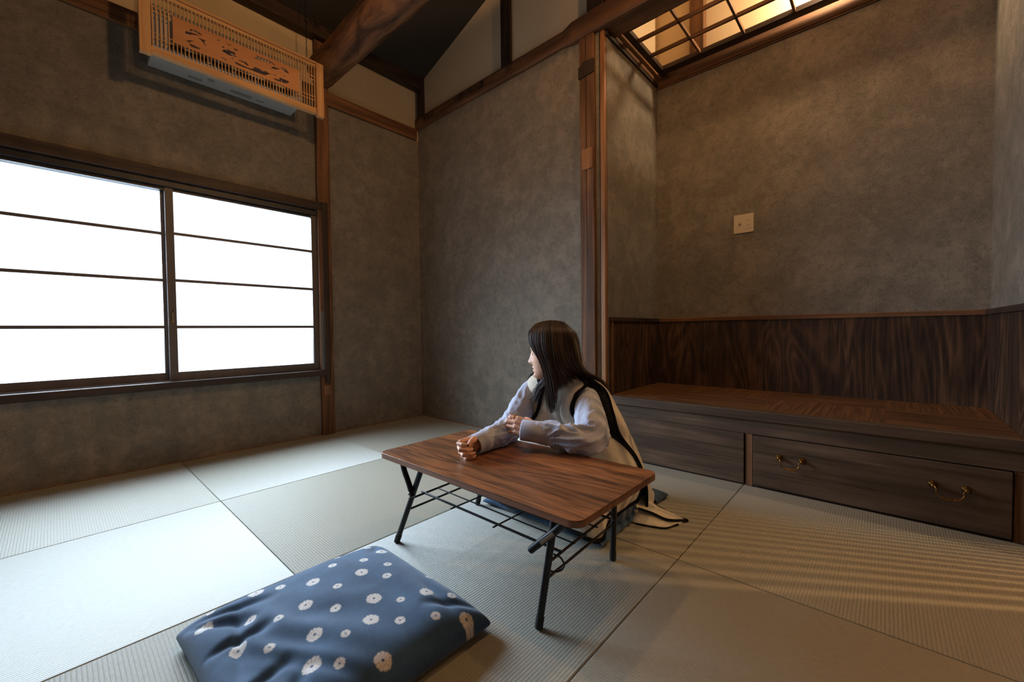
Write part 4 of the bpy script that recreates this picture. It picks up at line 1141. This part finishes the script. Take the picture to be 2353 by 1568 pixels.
# ---- long sleeveless vest, cream with black blanket-stitched borders
NET = [
 [(-.815, -2.175, .596), (-.838, -2.16, .590), (-.852, -2.135, .580), (-.862, -2.105, .572), (-.850, -2.07, .582), (-.800, -2.050, .594), (-.765, -2.075, .602), (-.755, -2.11, .604), (-.765, -2.15, .602), (-.790, -2.176, .598)],
 [(-.838, -2.276, .560), (-.866, -2.232, .552), (-.884, -2.175, .550), (-.893, -2.11, .538), (-.878, -2.02, .552), (-.815, -1.985, .574), (-.735, -2.02, .582), (-.712, -2.11, .590), (-.735, -2.22, .588), (-.798, -2.292, .561)],
 [(-.880, -2.256, .515), (-.897, -2.220, .506), (-.905, -2.175, .498), (-.912, -2.11, .49), (-.895, -2.01, .50), (-.825, -1.955, .52), (-.700, -1.97, .535), (-.668, -2.11, .548), (-.700, -2.270, .535), (-.757, -2.322, .515)],
 [(-.890, -2.258, .430), (-.906, -2.220, .425), (-.918, -2.17, .42), (-.926, -2.11, .41), (-.905, -2.0, .42), (-.805, -1.945, .43), (-.67, -1.96, .44), (-.610, -2.11, .44), (-.682, -2.322, .44), (-.757, -2.352, .432)],
 [(-.790, -2.385, .342), (-.880, -2.335, .340), (-.925, -2.24, .335), (-.940, -2.12, .33), (-.915, -1.98, .34), (-.79, -1.90, .35), (-.635, -1.95, .36), (-.570, -2.11, .36), (-.668, -2.355, .36), (-.755, -2.380, .350)],
 [(-.704, -2.426, .240), (-.815, -2.408, .246), (-.925, -2.31, .245), (-.965, -2.14, .24), (-.93, -1.97, .25), (-.76, -1.88, .26), (-.59, -1.93, .26), (-.525, -2.12, .26), (-.555, -2.33, .26), (-.688, -2.420, .246)],
 [(-.702, -2.448, .142), (-.850, -2.425, .145), (-.990, -2.39, .145), (-1.045, -2.20, .16), (-1.02, -1.98, .15), (-.78, -1.86, .15), (-.56, -1.91, .14), (-.475, -2.13, .14), (-.520, -2.37, .14), (-.672, -2.448, .140)],
 [(-.706, -2.432, .078), (-.872, -2.405, .062), (-.990, -2.425, .022), (-1.030, -2.27, .052), (-1.035, -1.97, .060), (-.80, -1.83, .06), (-.53, -1.90, .04), (-.43, -2.14, .03), (-.450, -2.40, .012), (-.660, -2.445, .020)],
]
def cr(p0, p1, p2, p3, t):
    return .5 * ((2 * p1) + (p2 - p0) * t + (2 * p0 - 5 * p1 + 4 * p2 - p3) * t * t + (3 * p1 - p0 - 3 * p2 + p3) * t ** 3)
NETV = [[Vector(p) for p in r] for r in NET]
def row_at(r, u):
    n = len(r) - 1; x = min(max(u, 0), 1) * n; i = min(int(x), n - 1); t = x - i
    g_ = lambda k: r[k] if 0 <= k <= n else (2 * r[0] - r[1] if k < 0 else 2 * r[n] - r[n - 1])
    return cr(g_(i - 1), g_(i), g_(i + 1), g_(i + 2), t)
def vs(u, v):
    n = len(NETV) - 1; x = min(max(v, 0), 1) * n; i = min(int(x), n - 1); t = x - i
    R_ = [row_at(NETV[min(max(k, 0), n)], u) for k in (i - 1, i, i + 1, i + 2)]
    if i == 0: R_[0] = 2 * R_[1] - R_[2]
    if i == n - 1: R_[3] = 2 * R_[2] - R_[1]
    p = cr(*R_, t)
    c = Vector((-.74, -2.12, p.z)); d = (p - c); d.z = 0
    # hanging folds
    w = v ** 1.2
    f = .010 * w * sin(u * 34 + 2.2 * sin(v * 4)) + .010 * w * noise.noise(Vector((u * 9, v * 3, 4.4))) - .010 * exp(-((u - .14 - .06 * v) / .018) ** 2) * exp(-((v - .45) / .18) ** 2)
    edge = min(1, min(u, 1 - u) * 12)
    q = p + d.normalized() * f * (.35 + .65 * edge)
    if q.z < .004: q.z = .004
    return q
def vnorm(u, v):
    a = vs(min(u + .004, 1), v) - vs(max(u - .004, 0), v); b = vs(u, min(v + .004, 1)) - vs(u, max(v - .004, 0))
    n = a.cross(b)
    p = vs(u, v); c = Vector((-.74, -2.12, p.z))
    if n.length < 1e-9: n = p - c
    n.normalize()
    return n if n.dot(p - c) > 0 else -n
vm = MB(); NU, NV = 150, 130
outer = [[vs(i / NU, j / NV) for i in range(NU + 1)] for j in range(NV + 1)]
nrm = [[vnorm(i / NU, j / NV) for i in range(NU + 1)] for j in range(NV + 1)]
inner = [[outer[j][i] - nrm[j][i] * .0035 for i in range(NU + 1)] for j in range(NV + 1)]
b0 = 0
vm.grid(outer); b1 = len(vm.v); vm.grid([list(reversed(r)) for r in inner])
W_ = NU + 1
def vi(j, i): return j * W_ + i
def wi(j, i): return b1 + j * W_ + (NU - i)
for j in range(NV):
    vm.f.append((vi(j, 0), vi(j + 1, 0), wi(j + 1, 0), wi(j, 0))); vm.f.append((vi(j, NU), wi(j, NU), wi(j + 1, NU), vi(j + 1, NU)))
for i in range(NU):
    vm.f.append((vi(NV, i), vi(NV, i + 1), wi(NV, i + 1), wi(NV, i))); vm.f.append((vi(0, i), wi(0, i), wi(0, i + 1), vi(0, i + 1)))
t = NT('cream_wool'); v = t.coord(); n = t.noise(v, 420, 3, .7); n2 = t.noise(v, 30, 3, .5)
c = t.mix(.4, t.ramp(n2, [(.3, S((206, 196, 176))), (.7, S((224, 214, 196)))]), t.ramp(n, [(.3, S((186, 176, 156))), (.7, S((232, 224, 208)))]))
t.set(color=c, rough=.95, normal=t.bump(n, .5, .0025), spec=.1); t.b.inputs['Sheen Weight'].default_value = .3; M['wool'] = t.m
t = NT('black_wool'); v = t.coord(); n = t.noise(v, 420, 3, .7)
t.set(color=t.ramp(n, [(.3, S((14, 14, 16))), (.7, S((34, 34, 38)))]), rough=.95, normal=t.bump(n, .6, .003), spec=.1); M['bwool'] = t.m
vest = child(vm.build('vest', M['wool'], None, smooth='all'))
def border(name, path, width):
    """path: list of (u, v, du, dv) - edge position and inward step; a padded band with stitches"""
    m = MB(); rows = []
    for (u, v, du, dv) in path:
        a = vs(u, v); n = vnorm(u, v)
        b = vs(u + du, v + dv)
        inw = (b - a)
        inw = inw - n * inw.dot(n)
        if inw.length < 1e-6: inw = Vector((0, 0, 1))
        inw.normalize()
        prof = [(-.003, -.006), (-.005, 0), (-.003, .004), (.002, .0052), (width * .6, .0045), (width, .0022), (width, .0008)]
        rows.append([a + inw * x + n * y for x, y in prof])
    for r in rows:
        for p in r: p.z = max(p.z, .0025)
    m.grid(rows)
    L_ = 0
    for i in range(1, len(path)):
        L_ += (rows[i][1] - rows[i - 1][1]).length
        if L_ > .0052:
            L_ = 0; a, b = rows[i][5], rows[i][4]; inw = (a - b).normalized(); up = (rows[i][5] - rows[i][6]).normalized()
            tn = (rows[i][5] - rows[i - 1][5]).normalized()
            m.add([a - tn * .0008, a + tn * .0008, a + inw * .0065 + up * .0004, a - inw * .001 + up * .0008], [(0, 1, 2), (0, 2, 3), (1, 3, 2)])
    m.build(name, M['bwool'], vest, smooth='all')
NP = 260
border('front_border', [(0, k / NP, .02, 0) for k in range(NP + 1)], .011)
border('back_border', [(1, k / NP, -.02, 0) for k in range(NP + 1)], .012)
border('hem_border', [(k / NP, 1, 0, -.02) for k in range(NP + 1)], .014)
m = MB(); far_path = [vs(.455 - .115 * cos(a), .285 - .235 * sin(a)) + vnorm(.455, .285) * .002 for a in [2 * pi * k / 40 for k in range(41)]]
m.tube(far_path, .008, 8, cap=False); m.build('armhole_border', M['bwool'], vest, smooth='all')

# the tail of the back panel, lying in a fold on the mat
def sheet(name, rows, mat, parent, th=.0035):
    R_ = [catmull(r, 10) for r in rows]; k = len(R_[0]); G_ = list(zip(*[catmull([R_[i][j] for i in range(len(R_))], 10) for j in range(k)]))
    m = MB(); top = [[Vector(p) + Vector((0, 0, th)) for p in r] for r in G_]; bot = [[Vector(p) for p in r][::-1] for r in G_]
    m.grid(top); b1 = len(m.v); m.grid(bot); nr, nc = len(top), len(top[0])
    T = lambda i, j: i * nc + j
    B = lambda i, j: b1 + i * nc + (nc - 1 - j)
    for i in range(nr - 1):
        m.f.append((T(i, 0), T(i + 1, 0), B(i + 1, 0), B(i, 0))); m.f.append((T(i, nc - 1), B(i, nc - 1), B(i + 1, nc - 1), T(i + 1, nc - 1)))
    for j in range(nc - 1):
        m.f.append((T(0, j), B(0, j), B(0, j + 1), T(0, j + 1))); m.f.append((T(nr - 1, j), T(nr - 1, j + 1), B(nr - 1, j + 1), B(nr - 1, j)))
    return m.build(name, mat, parent, smooth='all')
MID = [(-.690, -2.405, .062), (-.699, -2.430, .045), (-.676, -2.479, .032), (-.655, -2.530, .014), (-.600, -2.575, .005)]
TOP = [(-.500, -2.340, .075), (-.548, -2.400, .055), (-.590, -2.454, .032), (-.596, -2.519, .020), (-.586, -2.572, .005)]
BOT = [(-.737, -2.405, .004), (-.740, -2.440, .003), (-.724, -2.500, .003), (-.700, -2.545, .003), (-.640, -2.568, .003)]
tail = sheet('vest_tail', [TOP, [tuple((Vector(a_) + Vector(b_)) / 2 + Vector((0, 0, .022 * (1 - i / 4)))) for i, (a_, b_) in enumerate(zip(TOP, MID))], MID], M['wool'], vest)
low = sheet('vest_tail', [[tuple(Vector(p) + Vector((.02, .0, -.004 if p[2] > .006 else 0))) for p in MID], [tuple((Vector(a_) + Vector(b_)) / 2 - Vector((0, 0, .004))) for a_, b_ in zip(MID, BOT)], BOT], M['wool'], vest)
def flat_band(name, pts, w, parent):
    m = MB(); m.tube(catmull(pts, 10), [(w * .45, w)] * (10 * (len(pts) - 1) + 1), 10, flat=(0, 0, 1)); m.build(name, M['bwool'], parent, smooth='all')
flat_band('tail_border', [(p[0], p[1], p[2] + .003) for p in MID[1:]] + [(-.583, -2.581, .006), (-.587, -2.560, .008), TOP[3], TOP[2]], .0072, tail)
flat_band('tail_border', [(p[0], p[1], p[2] + .002) for p in BOT[1:]], .004, low)

# ---- jeans
jm = MB()
for y0, s in ((-2.235, -1), (-2.04, 1)):
    cap_chain(jm, [(-.62, y0, .15), (-.78, y0 + s * .01, .145), (-.97, y0 + s * .015, .115)], [.09, .078, .062], 18)
    cap_chain(jm, [(-.985, y0 + s * .03, .075), (-.82, y0 + s * .135 if s < 0 else y0 + .05, .065), (-.60, y0 + s * .135 if s < 0 else y0 + .05, .055)], [.058, .055, .042], 18)
for i, p in enumerate(jm.v):
    q = Vector(p); k = .006 * (1 - abs(noise.noise(Vector((q.x * 22, q.y * 12, q.z * 18))) * 2)) + .006 * noise.noise(q * 14)
    c = Vector((q.x, round((q.y + 2.14) / .2) * .2 - 2.14, .08)); jm.v[i] = tuple(q + (q - c).normalized() * k)
t = NT('denim'); v = t.coord(); n = t.noise(v, 500, 2, .6); n2 = t.noise(v, 18, 3, .5)
t.set(color=t.mix(.4, t.ramp(n2, [(.3, S((66, 78, 96))), (.7, S((104, 118, 136)))]), t.ramp(n, [(.3, S((52, 62, 80))), (.7, S((128, 140, 156)))])), rough=.9, normal=t.bump(n, .3, .001), spec=.15); M['denim'] = t.m
remesh(jm, 'jeans', M['denim'], .005, smooth_it=2)

# ---- hair
def hair():
    rnd = random.Random(12)
    m = MB(); attr = []
    # cap following the skull
    rows = []
    for i in range(26):
        r = .116 - .215 * i / 25; row = []
        w = interp(WID, max(r - .001, -.119)); f = interp(BASE, r); b = interp(BACK, r)
        for k in range(56):
            a0_ = 42 + 62 * min(1, max(0, (.062 - r) / .09)); a = radians(a0_) + radians(360 - 2 * a0_) * k / 55
            ca, sa = cos(a), sin(a)
            th = .010
            q = (w + th) * sa; p = ((f if ca > 0 else b) + th) * ca
            row.append(hp(p, q, r + (.006 if i < 3 else 0)))
        rows.append(row)
    m.grid(rows)
    # top of the skull
    rows = []
    for i in range(14):
        row = []
        for k in range(40):
            a = 2 * pi * k / 39; t_ = i / 13
            f_ = .066 if cos(a) > 0 else .086
            row.append(hp(f_ * .97 * sin(t_ * pi / 2) * cos(a), .061 * sin(t_ * pi / 2) * sin(a), .088 + .032 * cos(t_ * pi / 2)))
        rows.append(row)
    m.grid(rows)
    base_n = len(m.v)
    # guides by azimuth: 0 = face side near the camera, increasing towards the back, then the far side
    def P(p, q, r): return hp(p, q, r)
    G = [
     # hairline beside the face (near side)
     [P(.062, .004, .122), P(.090, .032, .085), P(.078, .064, .030), P(.036, .082, -.040), P(.018, .086, -.100), P(.022, .086, -.170), P(.016, .088, -.250)],
     [P(.045, .004, .128), P(.070, .050, .088), P(.060, .080, .025), P(.030, .091, -.050), P(.014, .095, -.120), P(.010, .097, -.190), P(.000, .100, -.262)],
     [P(.020, .003, .132), P(.035, .066, .092), P(.034, .093, .020), P(.012, .101, -.050), P(.000, .105, -.120), P(-.008, .107, -.180), P(-.016, .106, -.250)],
     [P(-.005, .002, .133), P(-.005, .068, .095), P(-.006, .095, .020), P(-.014, .103, -.050), P(-.022, .104, -.092), P(-.022, .106, -.125), P(-.020, .106, -.165)],
     [P(-.030, .002, .130), P(-.045, .060, .090), P(-.050, .086, .020), P(-.060, .093, -.045), P(-.085, .058, -.078), P(-.132, .004, -.098), P(-.190, -.030, -.118)],
     [P(-.050, .001, .125), P(-.082, .045, .080), P(-.092, .064, .010), P(-.104, .070, -.045), P(-.130, .052, -.084), P(-.180, .000, -.112), P(-.240, -.060, -.175)],
     [P(-.060, .0, .122), P(-.102, .020, .070), P(-.115, .030, .0), P(-.122, .034, -.055), P(-.148, .020, -.092), P(-.190, -.020, -.130), P(-.238, -.066, -.200)],
     [P(-.060, -.002, .122), P(-.105, -.015, .065), P(-.117, -.010, .0), P(-.124, .0, -.070), P(-.135, .01, -.115), P(-.150, .03, -.16), P(-.155, .05, -.225)],
     [P(-.040, -.004, .128), P(-.070, -.055, .085), P(-.078, -.080, .01), P(-.080, -.085, -.06), P(-.085, -.085, -.12), P(-.09, -.08, -.17), P(-.10, -.08, -.23)],
     [P(.0, -.004, .132), P(.0, -.068, .095), P(.0, -.094, .02), P(-.005, -.098, -.05), P(-.01, -.096, -.12), P(-.01, -.09, -.17), P(-.01, -.085, -.23)],
     [P(.035, -.004, .130), P(.055, -.056, .090), P(.055, -.082, .02), P(.045, -.090, -.05), P(.040, -.090, -.12), P(.045, -.080, -.17), P(.060, -.07, -.235)],
     [P(.062, -.002, .122), P(.086, -.026, .088), P(.084, -.058, .03), P(.068, -.074, -.04), P(.060, -.070, -.11), P(.075, -.055, -.165), P(.105, -.04, -.225)],
    ]
    def guide(x):
        n = len(G) - 1; x = min(max(x, 0), n - 1e-6); i = int(x); t_ = x - i
        return [G[i][k].lerp(G[i + 1][k], t_) for k in range(7)]
    def strand(x, depth, r, cut, jit, rep=None):
        gd = rep or guide(x)
        c = hp(-.01, 0, 0)
        o1 = Vector((rnd.gauss(0, 1), rnd.gauss(0, 1), 0)) * jit
        pts = []
        for k, p in enumerate(gd):
            cc = Vector((c.x, c.y, p.z)) if k > 1 else c
            d = (cc - p).normalized()
            pts.append(p + d * depth * (.3 if k == 0 else 1) + o1 * (k / 6) ** 1.5)
        P_ = catmull(pts, 4); n = max(6, int(len(P_) * cut)); P_ = P_[:n]
        b = len(m.v)
        m.tube(P_, [r * (1 - .75 * max(0, (i / (n - 1) - .72) / .28)) for i in range(n)], 4, cap=False)
        h = rnd.random()
        attr.extend([h] * (len(m.v) - b))
    attr.extend([.4] * base_n)
    for _ in range(2600):
        x = rnd.random() ** .8 * 7.6 if rnd.random() < .8 else rnd.uniform(7.5, 11)
        strand(x, rnd.random() ** 1.5 * .017 - .001, rnd.uniform(.0006, .00125), rnd.uniform(.86, 1.0), .006)
    # loose lock brought forward under the chin (from the far side)
    lock = [P(.01, .06, -.03), P(.012, .064, -.07), P(.020, .055, -.112), P(.036, .040, -.130), P(.052, .034, -.152), P(.068, .034, -.182), P(.082, .038, -.212)]
    for _ in range(380):
        o = Vector((rnd.gauss(0, .009), rnd.gauss(0, .009), rnd.gauss(0, .006)))
        strand(0, 0, rnd.uniform(.0006, .0011), rnd.uniform(.82, 1), .007, [p + o * (.5 + k * .12) for k, p in enumerate(lock)])
    # a few stray hairs
    for _ in range(26):
        strand(rnd.random() * 7, -.006, .0004, rnd.uniform(.7, 1), .02)
    o = m.build('hair', None, None, smooth='all'); child(o)
    at = o.data.attributes.new('strand', 'FLOAT', 'POINT'); at.data.foreach_set('value', attr)
    t = NT('brown_hair'); a = t.n('ShaderNodeAttribute'); a.attribute_name = 'strand'
    t.set(color=t.ramp(a.outputs['Fac'], [(.0, S((30, 20, 16))), (.6, S((52, 34, 26))), (1.0, S((92, 64, 50)))]), rough=.42, spec=.5)
    o.data.materials.append(t.m)
hair()
